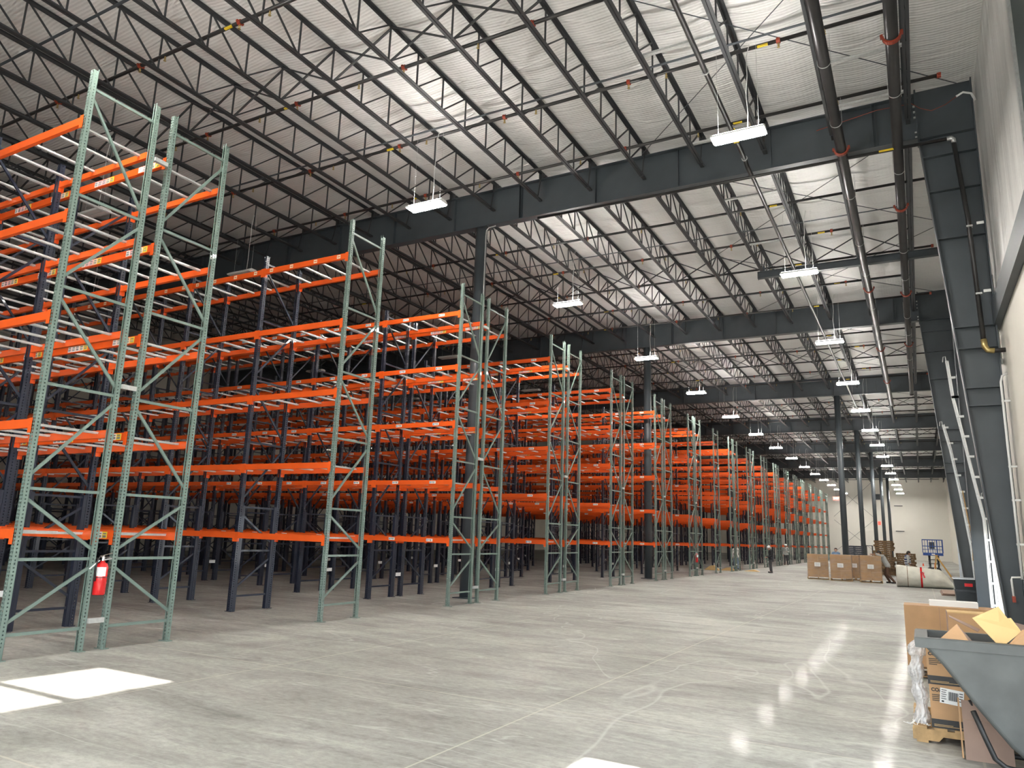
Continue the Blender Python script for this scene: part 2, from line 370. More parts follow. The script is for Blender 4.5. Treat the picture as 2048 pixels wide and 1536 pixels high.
col_me = MB().lathe([(.185,0),(.185,Z_GB)], 24).data('shaft', M['steel'], True)
capp = MB().box(-.3,.3,-.2,.2,Z_GB-.03,Z_GB).data('cap_plate', M['steel'])
basep = MB().box(-.28,.28,-.28,.28,0,.025).data('base_plate', M['steel'])
cl = [(-11.72, GY[1], 'round grey steel column in the gap of the nearest back-to-back racks'), (-11.62, GY[2], 'second round grey steel column standing among the racks'),
      (-4.14, GY[3], 'round grey steel column behind the wrapped loads, nearest of the aisle columns'), (-4.1, GY[4], 'second round grey steel column along the far aisle'),
      (-3.85, GY[5], 'third round grey steel column along the far aisle'), (-3.7, GY[6], 'fourth round grey steel column along the far aisle'),
      (-3.5, GY[7], 'fifth and farthest round grey steel column along the aisle')]
for x, y, lab in cl:
    t = thing('steel_column', lab, 'column', (x, y, 0), 0, 'round steel columns')
    link('shaft', col_me, t); link('cap_plate', capp, t); link('base_plate', basep, t)
    if y < 20: MB().tube([(.2,-.06,.3),(.2,-.06,11.2),(.22,-.06,11.38),(.3,-.06,11.46),(.55,-.06,11.48)], .016, 8).obj('conduit', M['galv'], t)

# open-web joists ---------------------------------------------------
JS = 1.665; JX = [.45 - JS*k for k in range(27)] ; Z_JT, Z_JB = 12.90, 11.97
L0 = 16.35
def joist_meshes(simple):
    top = MB(); bot = MB(); web = MB()
    for mb, z, s, a, b_ in ((top, Z_JT, -1, .12, L0-.12), (bot, Z_JB, 1, .35, L0-.35)):
        for sx in (-1, 1):
            mb.box(sx*.04-.032, sx*.04+.032, a, b_, z-.004, z+.004) if not simple else None
            if not simple: mb.box(sx*.012-.004, sx*.012+.004, a, b_, min(z, z+s*.07), max(z, z+s*.07))
        if simple: mb.box(-.07, .07, a, b_, z-.03, z+.03)
    n = 15; P = (L0-.7)/n; ys = [.35+P*k for k in range(n+1)]
    for k in range(1, n): web.bar((0, ys[k], Z_JB), (0, ys[k], Z_JT), .032, .032)
    for k in range(n):
        if k < n/2 - .5: a, b_ = (ys[k], Z_JT), (ys[k+1], Z_JB)
        elif k < n/2 + .5: a, b_ = (ys[k], Z_JB), (ys[k+1], Z_JT)
        else: a, b_ = (ys[k], Z_JB), (ys[k+1], Z_JT)
        web.bar((0, a[0], a[1]), (0, b_[0], b_[1]), .034, .034)
    web.bar((0,.14,Z_JT-.02),(0,.36,Z_JB),.03,.03); web.bar((0,L0-.14,Z_JT-.02),(0,L0-.36,Z_JB),.03,.03)
    bot.box(-.05,.05,.13,.36,Z_JB-.02,Z_JB+.03); bot.box(-.05,.05,L0-.36,L0-.13,Z_JB-.02,Z_JB+.03)
    top.box(-.08,.08,.02,.14,Z_GT,Z_JT); top.box(-.08,.08,L0-.14,L0-.02,Z_GT,Z_JT)
    return top.data('top_chord', M['joist']), bot.data('bottom_chord', M['joist']), web.data('web', M['joist'])
jm = joist_meshes(False)
NB = 8
BAYN = ['in the bay nearest the camera'] + ['in the %s roof bay from camera' % ORD[k] for k in range(1, 7)] + ['in the last roof bay']
for bi in range(NB):
    xs = [x for x in JX if x > (-37 if bi < 3 else -30 if bi < 5 else -22)]
    if GY[bi] > 40: xs = [.45+JS*2, .45+JS] + xs
    ln = min(1.0, (YEND - GY[bi]) / L0)
    for k, x in enumerate(xs):
        t = thing('roof_joist', 'dark open-web roof joist, %s from right wall, %s' % (ORD[k], BAYN[bi]), 'joist', (x, GY[bi], 0), 0, 'open-web roof joists')
        t.scale = (1, ln, 1)
        link('top_chord', jm[0], t); link('bottom_chord', jm[1], t); link('web', jm[2], t)
    # cross bracing between joists at mid span
    t = thing('joist_bridging', 'line of crossed angle braces under the roof, ' + BAYN[bi], 'bracing', (0, GY[bi]+8.72*ln, 0), 0, 'crossed joist bridging')
    xb = MB(); xb.bar((0,-.02,Z_JB+.02),(-JS,-.02,Z_JT-.05),.045,.03); xb.bar((-JS,.02,Z_JB+.02),(0,.02,Z_JT-.05),.045,.03); xm = xb.data('cross_brace', M['joist'])
    for x in xs[:-1]: link('cross_brace', xm, t, (x, 0, 0))
    for j, dy in ((0, 4.9), (1, 11.5)):
        tag(MB().box(xs[-1], min(xs[0], .45), GY[bi]+dy*ln-.03, GY[bi]+dy*ln+.03, Z_JB+.06, Z_JB+.075).obj('bridging_bar', M['steel']),
            'flat grey bar across the joists, %s one %s' % (('nearer', 'farther')[j], BAYN[bi]), 'bar', 'flat bridging bars')
# light tension rods of the roof
for bi in range(4):
    y = GY[bi]
    for j in (0, 1):
        ya, yb = y + .4 + 7.8*j, y + 8.2 + 7.8*j
        t = thing('rod_bracing', 'pair of thin crossed roof rods, %s pair %s' % (('nearer', 'farther')[j], BAYN[bi]), 'bracing', (0, 0, 12.62), 0, 'crossed roof rods')
        MB().tube([(-6.2,ya,0),(1.5,yb,0)], .011, 6).obj('rod', M['steel'], t); MB().tube([(-6.2,yb,.025),(1.5,ya,.025)], .011, 6).obj('rod', M['steel'], t)
# stub beam beside the big pipes
t = thing('support_beam', 'short grey beam hanging under the joists with one free end beside a lit lamp', 'beam', (0, 26.9, 0))
MB().box(-4.6, 1.88, -.006, .006, 11.52, 11.74).obj('web', M['steel'], t); MB().box(-4.6, 1.88, -.09, .09, 11.5, 11.52).obj('bottom_flange', M['steel'], t)
MB().box(-4.6, 1.88, -.09, .09, 11.74, 11.76).obj('top_flange', M['steel'], t); MB().box(-4.62, -4.6, -.09, .09, 11.48, 11.76).obj('end_plate', M['steel'], t)
for x in (-4.4, -1.2, 1.6): MB().box(x-.03, x+.03, -.03, .03, 11.76, 11.98).obj('hanger', M['steel'], t)

# sprinkler lines ------------------------------------------------------
coup = MB().lathe([(.043,-.04),(.060,-.04),(.060,.04),(.043,.04)], 12).cbox((.0,.07,0),(.04,.035,.05)).cbox((0,-.07,0),(.04,.035,.05)).data('coupling', M['redc'])
head = MB().lathe([(.018,0),(.018,-.05),(.03,-.055),(.012,-.075),(.012,-.10),(.034,-.102),(.034,-.108)], 8).data('sprinkler_head', M['brass'])
ytag = MB().box(-.11,.11,-.045,.0,-.045,-.01).data('tag', M['yellow'])
for bi in range(NB):
    for k in range(6):
        y = GY[bi] + 1.05 + k*2.78
        if y > YEND-1: continue
        x0, x1 = (-36 if bi < 3 else -26), (1.1 if k % 2 else .25) if y < YJ else 3.2
        t = thing('sprinkler_branch', 'black sprinkler pipe across the joists, %s one %s' % (ORD[k], BAYN[bi]), 'pipe', (0, y, 12.3), 0, 'sprinkler branch pipes')
        MB().tube([(x0,0,0),(x1,0,0)], .042, 8).obj('pipe', M['pipe'], t, True)
        if bi < 5:
            c0 = link('end_cap', coup, t, (x1, 0, 0)); c0.rotation_euler = (0, PI/2, 0)
            for q in range(7):
                x = -1.9 - q*3.33 - (k % 2)*1.1
                if x < x0: break
                c = link('coupling', coup, t, (x, 0, 0)); c.rotation_euler = (0, PI/2, 0)
                link('sprinkler_head', head, t, (x-.0, 0, -.05))
                if q % 3 == 0 and bi < 3: link('tag', ytag, t, (x-.32, 0, -.0)).scale = (1, 1.02, 1.02)
            for q in range(6):
                link('sprinkler_head', head, t, (.6 - q*3.33 - 1.6, 0, -.04))
clampm = MB()
for a in range(13):
    t0 = PI + PI*a/12
    if a < 12:
        t1 = PI + PI*(a+1)/12
        clampm.bar((math.cos(t0)*.15, 0, math.sin(t0)*.15), (math.cos(t1)*.15, 0, math.sin(t1)*.15), .09, .035, up=(math.cos(t0), 0, math.sin(t0)))
clampm.cbox((.17,0,.02),(.05,.07,.07)).cbox((-.17,0,.02),(.05,.07,.07)); clampd = clampm.data('coupling', M['redc'])
hang = MB()
for a in range(12):
    t0, t1 = PI + PI*a/12, PI + PI*(a+1)/12
    hang.bar((math.cos(t0)*.125,0,math.sin(t0)*.125),(math.cos(t1)*.125,0,math.sin(t1)*.125),.02,.008,up=(math.cos(t0),0,math.sin(t0)))
hang.bar((.125,0,0),(.125,0,.6),.008,.008).bar((-.125,0,0),(-.125,0,.6),.008,.008); hangd = hang.data('hanger', M['galv'])
for x, y0, y1, lab, cy, hy in ((-1.02, -6, 54.5, 'thick black sprinkler main running along the ceiling, farther from right wall', (17.9, 29.0, 38.5, 46.5), (14.2,16.6,20.6,24.2,27.2,31.4,34,36.5,42)),
                               (.19, -6, 50.5, 'thick black sprinkler main running along the ceiling, closer to right wall', (13.9, 21.9, 30.0, 38.0), (11,15.9,19.6,25.4,28.2,33.2,36,41))):
    t = thing('sprinkler_main', lab, 'pipe', (x, 0, 11.3))
    MB().tube([(0,y0,0),(0,y1,0)] + ([(0,y1+.12,-.05),(0,y1+.16,-.16)] if x > 0 else []), .115, 20).obj('pipe', M['pipe'], t, True)
    for y in cy: link('coupling', clampd, t, (0, y, 0))
    for y in hy: link('hanger', hangd, t, (0, y, 0))
t = thing('sprinkler_main', 'thin black sprinkler pipe running along the ceiling past the lit lamps', 'pipe', (-3.3, 0, 11.6))
MB().tube([(0,-6,0),(0,18.0,0)], .055, 12).obj('pipe', M['pipe'], t, True); MB().tube([(0,18.0,0),(0,18.25,-.08),(.03,18.9,-.1),(.03,60,-.1)], .055, 12).obj('pipe', M['pipe'], t, True)
MB().cbox((0,16.7,0),(.125,.5,.125)).obj('tag', M['yellow'], t)
for y in (13.9, 17.9, 22.5, 26.4, 31): MB().lathe([(.075,-.012),(.075,.012)], 12, (0,0,0)).obj('hanger', M['galv'], t, loc=(0,y,0)).rotation_euler = (PI/2,0,0)
# riser on the big wall column
t = thing('drain_pipe', 'black pipe along the girder and down the large wall column with brass elbow', 'pipe', (0, 18.32, 0))
MB().tube([(-9.5,0,11.3),(-4,0,11.26),(1.22,0,11.24)], .04, 10).obj('pipe', M['pipe'], t, True)
MB().tube([(1.2,0,11.24),(1.29,0,11.24),(1.33,0,11.2),(1.335,0,11.1)], .052, 10).obj('elbow', M['galv'], t, True)
MB().tube([(1.33,0,11.12),(1.46,0,9.2),(1.52,0,6.32)], .05, 10).obj('pipe', M['pipe'], t, True)
MB().tube([(1.52,0,6.36),(1.53,0,6.2),(1.58,0,6.11),(1.7,0,6.09)], .062, 10).obj('elbow', M['brass'], t, True)
MB().tube([(1.68,0,6.09),(1.9,0,6.09)], .05, 10).obj('pipe', M['pipe'], t, True)
MB().box(-.22,.10,-.043,-.036,11.215,11.265).obj('tag', M['yellow'], t)
for z in (9.0, 7.4): MB().cbox((1.47+(9-z)*.03,0,z),(.12,.12,.04)).obj('clamp', M['galv'], t); MB().cbox((1.68,-.02,z+.05),(.14,.02,.06)).obj('tag', M['white'], t)

# cable and spare channels near the right wall
t = thing('red_cable', 'thin red cable sagging across the near girder into a white sleeve at the wall', 'cable', (0, 18.46, 0))
MB().tube([(-1.6,0,12.25),(-.2,0,12.45),(.55,0,12.42),(.72,0,12.25),(.95,0,12.12),(1.25,0,12.2),(1.5,0,12.36)], .008, 6).obj('cable', M['redc'], t, True)
MB().tube([(1.48,0,12.35),(1.62,0,12.42),(1.78,.02,12.36),(1.86,.1,12.2)], .025, 8).obj('sleeve', M['white'], t, True)
for k, (x, y, wh) in enumerate(((-2.88, 13.4, 'between joists beside the nearest lit aisle lamp'), (-2.88, 17.4, 'just before the near girder, left of the lit lamp'), (.45, 15.4, 'between the two thick mains, before the near girder'),
                       (.45, 17.2, 'between the two thick mains, closest to the near girder'), (-2.88, 21.0, 'just past the near girder, left of the thick main'), (-2.88, 24.8, 'past the near girder, above the second aisle lamp'))):
    t = thing('strut_channel', 'pale galvanised channel ' + wh, 'channel', (0, y, 12.02), 0, 'galvanised strut channels')
    MB().box(x-1.62, x-.03, -.04, .04, 0, .012).box(x-1.62, x-.03, -.04, -.03, .012, .05).box(x-1.62, x-.03, .03, .04, .012, .05).obj('channel', M['galv'], t)
# ------------------------------------------------------------------ lamps
hous = MB().prism([(-.17,.0),(.17,0),(.17,.03),(.09,.085),(-.09,.085),(-.17,.03)], 'x', -.53, .53).data('housing', M['white'])
lens = MB()
for dy in (-.085, .085): lens.box(-.50, .50, dy-.075, dy+.075, -.02, -.002)
up = MB().box(-.50,.50,-.085,.085,.086,.09).data('added_ceiling_fill', M['upfill']); lens_on = lens.data('lens', M['lens']); lens_off = lens.data('lens', M['lensoff'])  # upward glowing panel added to lit lamps to brighten the ceiling
cordm = MB().tube([(.18,0,.08),(.2,0,.5),(.17,.02,.9),(.21,0,1.3),(.2,0,1.7),(.27,0,2.0)], .008, 6).tube([(-.4,0,.08),(-.4,0,2.0)], .003, 4).tube([(.4,0,.08),(.4,0,2.0)], .003, 4).data('cord', M['cord'])
def lamp(x, y, on, lab, grp):
    t = thing('high_bay_light', lab, 'ceiling light', (x, y, 9.9), 0, grp)
    link('housing', hous, t); link('lens', lens_on if on else lens_off, t); on and link('added_ceiling_fill', up, t); link('cord', cordm, t)
LP = 8.62
for i, y in enumerate([-3.4] + [5.2 + LP*k for k in range(15)]):
    if y < 128:
        lamp(-2.65 + max(0, y-40)*.006, y, True, 'lit white lamp hanging over the aisle by right wall, %s from the camera' % ORD[i], 'lit lamps over the aisle')
        lamp(-10.35 + max(0, y-60)*.006, y, True, 'lit white lamp hanging over the rack ends, %s from the camera' % ORD[i], 'lit lamps over the rack ends')
for j, x in enumerate((-18.8, -27.2)):
    for i, y in enumerate((2.0, 10.4, 15.4, 27.6, 36, 45)):
        lamp(x, y, False, 'unlit white lamp above the racks, %s from the camera in the %s unlit line' % (ORD[i], ORD[j]), 'unlit lamps over the racks')

# ------------------------------------------------------------------ pallet racks
HT, DEP, PW, BAY = 8.73, 1.08, .08, 2.64
LEV = [1.70, 3.22, 4.80, 6.36, 7.90]      # beam tops
def post_mesh(name, holes, h, m, reinforce=0, w=PW):
    mb = MB(); hw = w/2; p = .0508*(1 if holes else 1)
    def strip(P, u0, u1, hs, zc):      # P(u,z)->xyz ; a strip with one hole per pitch
        n = int(h/p)
        for k in range(n):
            z0, z1 = k*p, (k+1)*p; um, zm = (u0+u1)/2, (z0+z1)/2
            o = [(u0,z0),(u1,z0),(u1,z1),(u0,z1)]; i = [(um-hs[0],zm-hs[1]),(um+hs[0],zm-hs[1]),(um+hs[0],zm+hs[1]),(um-hs[0],zm+hs[1])]
            mb.add([P(*q) for q in o+i], [(0,1,5,4),(1,2,6,5),(2,3,7,6),(3,0,4,7)])
    if holes:
        strip(lambda u,z: (u,-hw,z), -hw, 0, (.0095,.014), 0); strip(lambda u,z: (u,-hw,z), 0, hw, (.0095,.014), 0)
        strip(lambda u,z: (hw,u,z), -hw, hw, (.0095,.0095), 0); strip(lambda u,z: (-hw,-u,z), -hw, hw, (.0095,.0095), 0)
        mb.box(hw-.022,hw,hw-.003,hw,0,h); mb.box(-hw,-hw+.022,hw-.003,hw,0,h)
    else:
        mb.box(-hw,hw,-hw,-hw+.004,0,h); mb.box(hw-.004,hw,-hw+.004,hw,0,h); mb.box(-hw,-hw+.004,-hw+.004,hw,0,h)
    if reinforce: mb.box(-hw+.002,hw-.002,hw+.004,hw+.066,0,reinforce)
    mb.box(-.10,.10,-.045,.06,0,.012)
    mb.lathe([(.012,.012),(.012,.06)], 6, (.078,-.035,0))
    return mb.data(name, m)
PM = {('green',1): post_mesh('post',True,HT,M['green']), ('green',0): post_mesh('post',False,HT,M['green']),
      ('navy',1): post_mesh('post',True,8.25,M['navy'],2.3,.09), ('navy',0): post_mesh('post',False,8.25,M['navy'],2.3,.09)}
def brace_mesh(m, h):
    mb = MB(); a, b_ = .03, DEP-.03
    for z in (.32, 1.30, 2.26, 3.74, 5.19, 6.64, 8.39):
        z = min(z, h-.2); mb.bar((0,a,z),(0,b_,z),.034,.042)
    for z0, z1 in ((.47,1.17),(2.12,1.44),(2.45,3.60),(5.02,3.88),(5.34,6.49),(min(8.24,h-.35),6.78)): mb.bar((0,a,z0),(0,b_,z1),.03,.042)
    return mb.data('upright_frame', m)
BMESH = {'green': brace_mesh(M['green'], HT), 'navy': brace_mesh(M['navy'], 8.25)}
# beam: stepped box profile with end connectors; local origin at the aisle end, running towards -x
BL = BAY - PW
def beam_mesh():
    mb = MB(); prof = [(0,-.125),(.062,-.125),(.062,-.04),(.038,-.04),(.038,0),(0,0)]
    mb.prism(prof, 'x', -BL, 0)
    for x in (-BL, 0):
        s = 1 if x else -1
        mb.box(min(x, x+s*.006), max(x, x+s*.006), -.012, .062, -.20, .01); mb.box(x-.04 if not s > 0 else x-.04, x+.04, -.018, -.012, -.20, .01)
    return mb.data('beam', M['orange'])
BEAM = beam_mesh()
XB = MB().box(-.026,.026,.0,DEP-.01,-.006,.008).box(-.026,-.020,.0,DEP-.01,-.026,-.006).box(.020,.026,.0,DEP-.01,-.026,-.006).data('cross_bar', M['galv'])
XO = (.26, .90, 1.52, 2.20)
def stuff_mesh(bays, lv, kind):
    mb = MB()
    for b in bays:
        x0 = XR - PW/2 - b*BAY
        for z in lv:
            if kind == 'bar':
                for o in XO: mb.box(x0-o-.026, x0-o+.026, 0, DEP-.01, z-.046, z-.032)
            else:
                for y in (-.045, DEP-.02): mb.box(x0-BL, x0, y, y+.062, z-.125, z)
    return mb
def label_data(kind):
    mb = MB()
    if kind == 'single':
        mb.box(-.10,.10,-.004,0,-.035,.035,0)
        mb.box(-.085,-.055,-.006,-.004,-.022,.022,2); mb.box(.04,.06,-.006,-.004,-.02,.02,1)
        for k in range(6): mb.box(-.04+k*.012,-.034+k*.012,-.006,-.004,-.008,.018,1)
    elif kind == 'tag':
        mb.box(-.05,.05,-.004,0,-.05,.05,0)
        for k in range(9): mb.box(-.038+k*.0085,-.034+k*.0085,-.006,-.004,-.038,-.002,1)
        for k in range(5): mb.box(-.034+k*.014,-.024+k*.014,-.006,-.004,.012,.032,1)
    elif kind == 'mark':
        mb.box(-.05,.05,-.004,0,.012,.04,0); mb.box(-.05,.05,-.004,0,-.04,-.012,0); mb.box(-.05,-.043,-.004,0,-.012,.012,0); mb.box(.043,.05,-.004,0,-.012,.012,0)
    return mb
LAB = {k: label_data('tag').data('label_plate', [M[c], M['barcode']]) for k, c in (('w','paper'),('p','pink'),('c','cream'),('y','ylabel'))}
LAB['s'] = label_data('single').data('label_plate', [M['paper'], M['ink'], M['blueink']]); LAB['m'] = label_data('mark').data('label_plate', M['cream'])
TIE = MB().box(-.03,.03,-.118,.118,-.035,.035).data('row_spacer', M['galv'])
PLATE = MB().box(-.0,.004,-.118,.118,-.05,.05).data('row_spacer', M['white'])

RYS = [('A',5.62,12,0),('A2',7.04,12,1),('C',11.62,12,0),('D',16.25,12,0),('D2',17.68,12,1),('E',21.95,12,0),('E2',23.42,12,1)]
for k, y in enumerate((27.70, 33.43, 39.2)): RYS += [('F',y,9,0),('F2',y+1.455,9,1)]
RYS += [('I',44.95,6,0)]
for k in range(11):
    y = (49.1 if k == 0 else 54.95+5.72*(k-1)); nb = 6 if k < 4 else 3
    RYS += [('J',y,nb,0),('J2',y+1.455,nb,1)]
for ri, (nm, y0, nb, mir) in enumerate(RYS):
    near = y0 < 47
    if nm == 'A': lab = 'pallet rack row with green end frame nearest the camera at the left edge'
    elif nm == 'A2': lab = 'pallet rack row whose green end post carries the near fire extinguisher'
    elif nm == 'C': lab = 'single pallet rack row with one tall green end frame, third from the camera'
    elif nm == 'I': lab = 'second single pallet rack row with one narrow green end frame, behind the paired rows'
    else: lab = 'orange-beamed pallet rack row with green end frame, %s row from the camera' % ORD[ri]
    R = thing('pallet_rack', lab, 'pallet rack', (0, y0, 0), 0, 'pallet rack rows')
    for f in range(nb+1):
        x = XR - f*BAY; kind = 'green' if f == 0 else 'navy'; hd = 1 if (near and f < 7) else 0
        F = link('upright_frame', BMESH[kind], R, (x, DEP if mir else 0, 0), PI if mir else 0)
        P1 = link('post', PM[kind, hd], F); P2 = link('post', PM[kind, hd], F, (0, DEP, 0), PI)
    nbe = min(nb, 10)
    for b in range(nbe):
        x0 = XR - PW/2 - b*BAY
        for li, z in enumerate(LEV):
            B1 = link('beam', BEAM, R, (x0, -.045, z)); B2 = link('beam', BEAM, R, (x0-BL, DEP+.045, z), PI)
            if y0 < 40 and b < 4:
                q = random.random
                if mir == 0:
                    if nm == 'C' and li == 4:
                        for o in (.25, .95, 1.7, 2.35): link('label_plate', LAB['m'], B1, (-o, -.0, -.06))
                    elif nm not in ('A',) and not (nm == 'C'):
                        for o in (.6, 1.85): link('label_plate', LAB['s'], B1, (-o, 0, -.06))
                elif li != 0 or b % 3 == 0:
                    for g in (.42, 1.68):
                        for k, c in enumerate('wppcy' if li > 2 else 'wwwcy'): link('label_plate', LAB[c], B1, (-g+(-.24+.115*k), 0, -.062))
                if nm == 'A2' and b == 0 and li < 2:
                    for k, c in enumerate('wy'): link('label_plate', LAB[c], B1, (-.30+.12*k, -.001, -.062))
    if nb > nbe: o = stuff_mesh(range(nbe, nb), LEV, 'beam').obj('beam', M['orange'], R); o['kind'] = 'stuff'
    nx = min(nb, 5) if near else 0
    for b in range(nx):
        x0 = XR - PW/2 - b*BAY
        for z in LEV:
            for o in XO: link('cross_bar', XB, R, (x0-o+random.uniform(-.04,.04), .0, z-.034))
    if nb > nx: o = stuff_mesh(range(nx, nb), LEV, 'bar').obj('cross_bar', M['galv'], R); o['kind'] = 'stuff'
    if mir and near:
        for f in range(min(5, nb)):
            x = XR - f*BAY
            for z in ((.42, 3.9, 7.75) if f == 0 else ()): link('row_spacer', TIE, R, (x+.045, -.175, z))
            if f: link('row_spacer', PLATE, R, (x+.055, -.175, .62))
    elif mir:
        for z in (.42, 4.0, 7.75): link('row_spacer', TIE, R, (XR+.045, -.175, z))

# ------------------------------------------------------------------ fire extinguishers
def extinguisher(loc, lab, sc=1):
    t = thing('fire_extinguisher', lab, 'fire extinguisher', loc, 0, 'fire extinguishers'); t.scale = (sc,)*3
    MB().lathe([(.08,0),(.088,.012),(.088,.40),(.07,.445),(.03,.47),(.03,.49)], 24).obj('cylinder', M['red'], t, True)
    MB().lathe([(.0892,.245),(.0892,.255)], 24).obj('band', M['black'], t)
    lab_ = MB(); n = 9
    for k in range(n):
        a0, a1 = -1.35+1.5*k/n, -1.35+1.5*(k+1)/n; r = .0895
        lab_.add([(r*math.cos(a0), r*math.sin(a0), .27), (r*math.cos(a1), r*math.sin(a1), .27), (r*math.cos(a1), r*math.sin(a1), .40), (r*math.cos(a0), r*math.sin(a0), .40)], [(0,1,2,3)])
    lab_.obj('paper_label', M['paper'], t)
    MB().lathe([(.022,.49),(.022,.55),(.012,.56)], 12).cbox((0,-.02,.55),(.03,.06,.03)).obj('valve', M['chrome'], t)
    MB().bar((0,-.01,.565),(-.0,.13,.60),.025,.008).bar((0,-.01,.54),(0,.11,.54),.025,.008).obj('handle', M['chrome'], t)
    MB().tube([(0,-.03,.545),(.03,-.08,.54),(.05,-.115,.49),(.06,-.13,.42),(.03,-.10,.2)], .011, 8).obj('hose', M['black'], t, True)
    MB().prism([(-.06,.50),(-.085,.50),(-.22,.38),(-.20,.372)], 'x', .03, .036).obj('tag', M['paper'], t)
    MB().bar((-.02,.0,.50),(-.02,.16,.52),.02,.02).obj('bracket', M['galv'], t)
extinguisher((XR+.03, 6.86, .78), 'red fire extinguisher hanging on the near green rack post', 1)
extinguisher((XR+.05, 40.35, .72), 'small distant red fire extinguisher between green rack posts deep in the hall', 1)

# ------------------------------------------------------------------ dock door gear on the right wall
def dock_tracks(y, lab, P, side):
    t = thing('door_track', lab, 'door track', (0, y, 0), 0, 'dock door tracks')
    mb = MB(); mc = MB()
    for a, b_ in zip(P[:-1], P[1:]):
        mb.bar((a[0],0,a[1]), (b_[0],0,b_[1]), .06, .05, up=(0,1,0)); mc.bar((a[0]+.05,side*.09,a[1]), (b_[0]+.05,side*.09,b_[1]), .012, .16, up=(0,1,0))
    mb.obj('rail', M['galv'], t); mc.obj('angle', M['white'], t)
    for k in range(12):
        z = .4 + k*.58
        for a, b_ in zip(P[:-1], P[1:]):
            if a[1] <= z <= b_[1]:
                x = a[0] + (b_[0]-a[0])*(z-a[1])/(b_[1]-a[1])
                MB().box(x-.02, x+.16, -.05, .02, z-.03, z+.03).obj('bracket', M['galv'], t)
    zt = P[-1][1]; x = P[-1][0]
    MB().tube([(x,0,zt-.1),(x-.02,-.05,zt+.12),(x-.08,-.08,zt+.1),(x-.1,-.08,zt-.05)], .012, 6).obj('spring', M['galv'], t)
dock_tracks(24.4, 'white vertical dock door track leaning out beside the large wall column', [(1.60,.02),(1.60,2.7),(1.43,3.93),(1.28,5.07),(1.12,6.2),(1.05,7.3)], 1)
dock_tracks(25.6, 'pale blue-grey strip track against the wall, right of the leaning white track', [(1.80,.02),(1.80,2.6),(1.76,3.4)], 1)
dock_tracks(30.6, 'white vertical dock door track leaning out beyond the narrow middle column', [(1.60,.02),(1.55,1.97),(1.37,3.8),(1.18,5.4),(1.02,6.3)], -1)
t = thing('wall_column', 'narrow dark wall column between the two white leaning door tracks', 'column', (0, 26.9, 0))
MB().box(1.42,1.88,-.008,.008,0,11.5).obj('web', M['steel'], t); MB().box(1.40,1.42,-.13,.13,0,11.5).obj('inner_flange', M['steel'], t); MB().box(1.86,1.885,-.13,.13,0,11.5).obj('outer_flange', M['steel'], t)
t = thing('dock_door', 'pale blue closed dock door on the right wall beyond the second wall column', 'door')
for k in range(6): MB().box(XW1-.06, XW1-.005, 44.6, 49.4, .02+k*.85, .84+k*.85).obj('panel', M['dock'], t)
t = thing('pull_cord', 'thin tan cord hanging between the white door tracks', 'cord')
MB().tube([(1.44,30.3,3.9),(1.52,30.3,3.0),(1.60,30.3,2.3),(1.56,30.3,1.5)], .012, 6).obj('rope', M['tan'], t)
t = thing('cable_conduit', 'thin white conduit running down the edge of the large wall column', 'conduit', (0, 18.45, 0))
MB().tube([(1.9,0,5.6),(1.80,0,5.55),(1.765,0,5.42),(1.77,0,3.0),(1.775,0,1.3)], .025, 8).obj('pipe', M['white'], t, True)
MB().tube([(1.775,0,1.34),(1.60,0,1.33),(1.59,0,1.28),(1.60,0,.95)], .02, 8).obj('pipe', M['white'], t, True)
MB().cbox((1.60,0,.90),(.06,.06,.12)).obj('valve', M['redc'], t)
for z in (5.0, 3.6, 2.9, 2.0): MB().box(1.74,1.9,-.012,.012,z-.02,z+.02).obj('clip', M['white'], t)
t = thing('cable_conduit', 'thin white pipe hanging below the dark wall beam beside the large column', 'conduit', (0, 18.95, 0))
MB().tube([(1.84,0,8.0),(1.85,0,6.0)], .035, 8).obj('pipe', M['white'], t, True); MB().cbox((1.84,0,5.98),(.1,.08,.12)).obj('box', M['galv'], t)
t = thing('electrical_panel', 'grey electrical riser and box on the far right wall above a white conduit', 'electrical box', (XW2, 74, 0))
MB().box(-.5,-.005,-.2,.2,3.6,4.4).obj('box', M['galv'], t); MB().box(-.3,-.12,-.1,.1,2.2,3.6).obj('riser', M['galv'], t); MB().box(-.4,-.005,-.2,.2,0,2.3).obj('duct', M['white'], t)
# pipe vents of cream wall, wall insulation hooks
# ------------------------------------------------------------------ end wall furniture
def text(name, body, size, m, parent, loc, rot, ext=.004):
    cu = bpy.data.curves.new(name, 'FONT'); cu.body = body; cu.size = size; cu.extrude = ext; cu.offset = size*.045; cu.align_x = 'CENTER'; cu.align_y = 'CENTER'; cu.materials.append(m)
    tmp = link(name, cu); bpy.context.view_layer.update()
    me = bpy.data.meshes.new_from_object(tmp.evaluated_get(bpy.context.evaluated_depsgraph_get())); bpy.data.objects.remove(tmp)
    o = link(name, me, parent, loc); o.rotation_euler = rot; return o
t = thing('exit_sign', 'lit red exit sign hanging at the far end of the racks', 'exit sign', (-9.68, 110, 8.2))
MB().box(-.38,.38,-.03,.03,-.24,.24).obj('box', M['exitbox'], t); text('lettering', 'EXIT', .34, M['paper'], t, (0,-.04,0), (PI/2,0,0)); MB().tube([(0,0,.24),(0,0,3.7)], .01, 6).obj('rod', M['steel'], t)
t = thing('wall_sign', 'small red sign on the far white wall between two columns', 'sign', (-5.43, YEND-.06, 5.57))
MB().box(-.2,.2,-.02,.05,-.28,.28).obj('plate', M['exitbox'], t)
t = thing('unit_heater', 'dark grey heater unit hanging near the end wall between columns', 'heater', (-5.1, 122, 9.2))
MB().box(-.6,.6,-.4,.4,-.45,.35).obj('case', M['steel'], t)
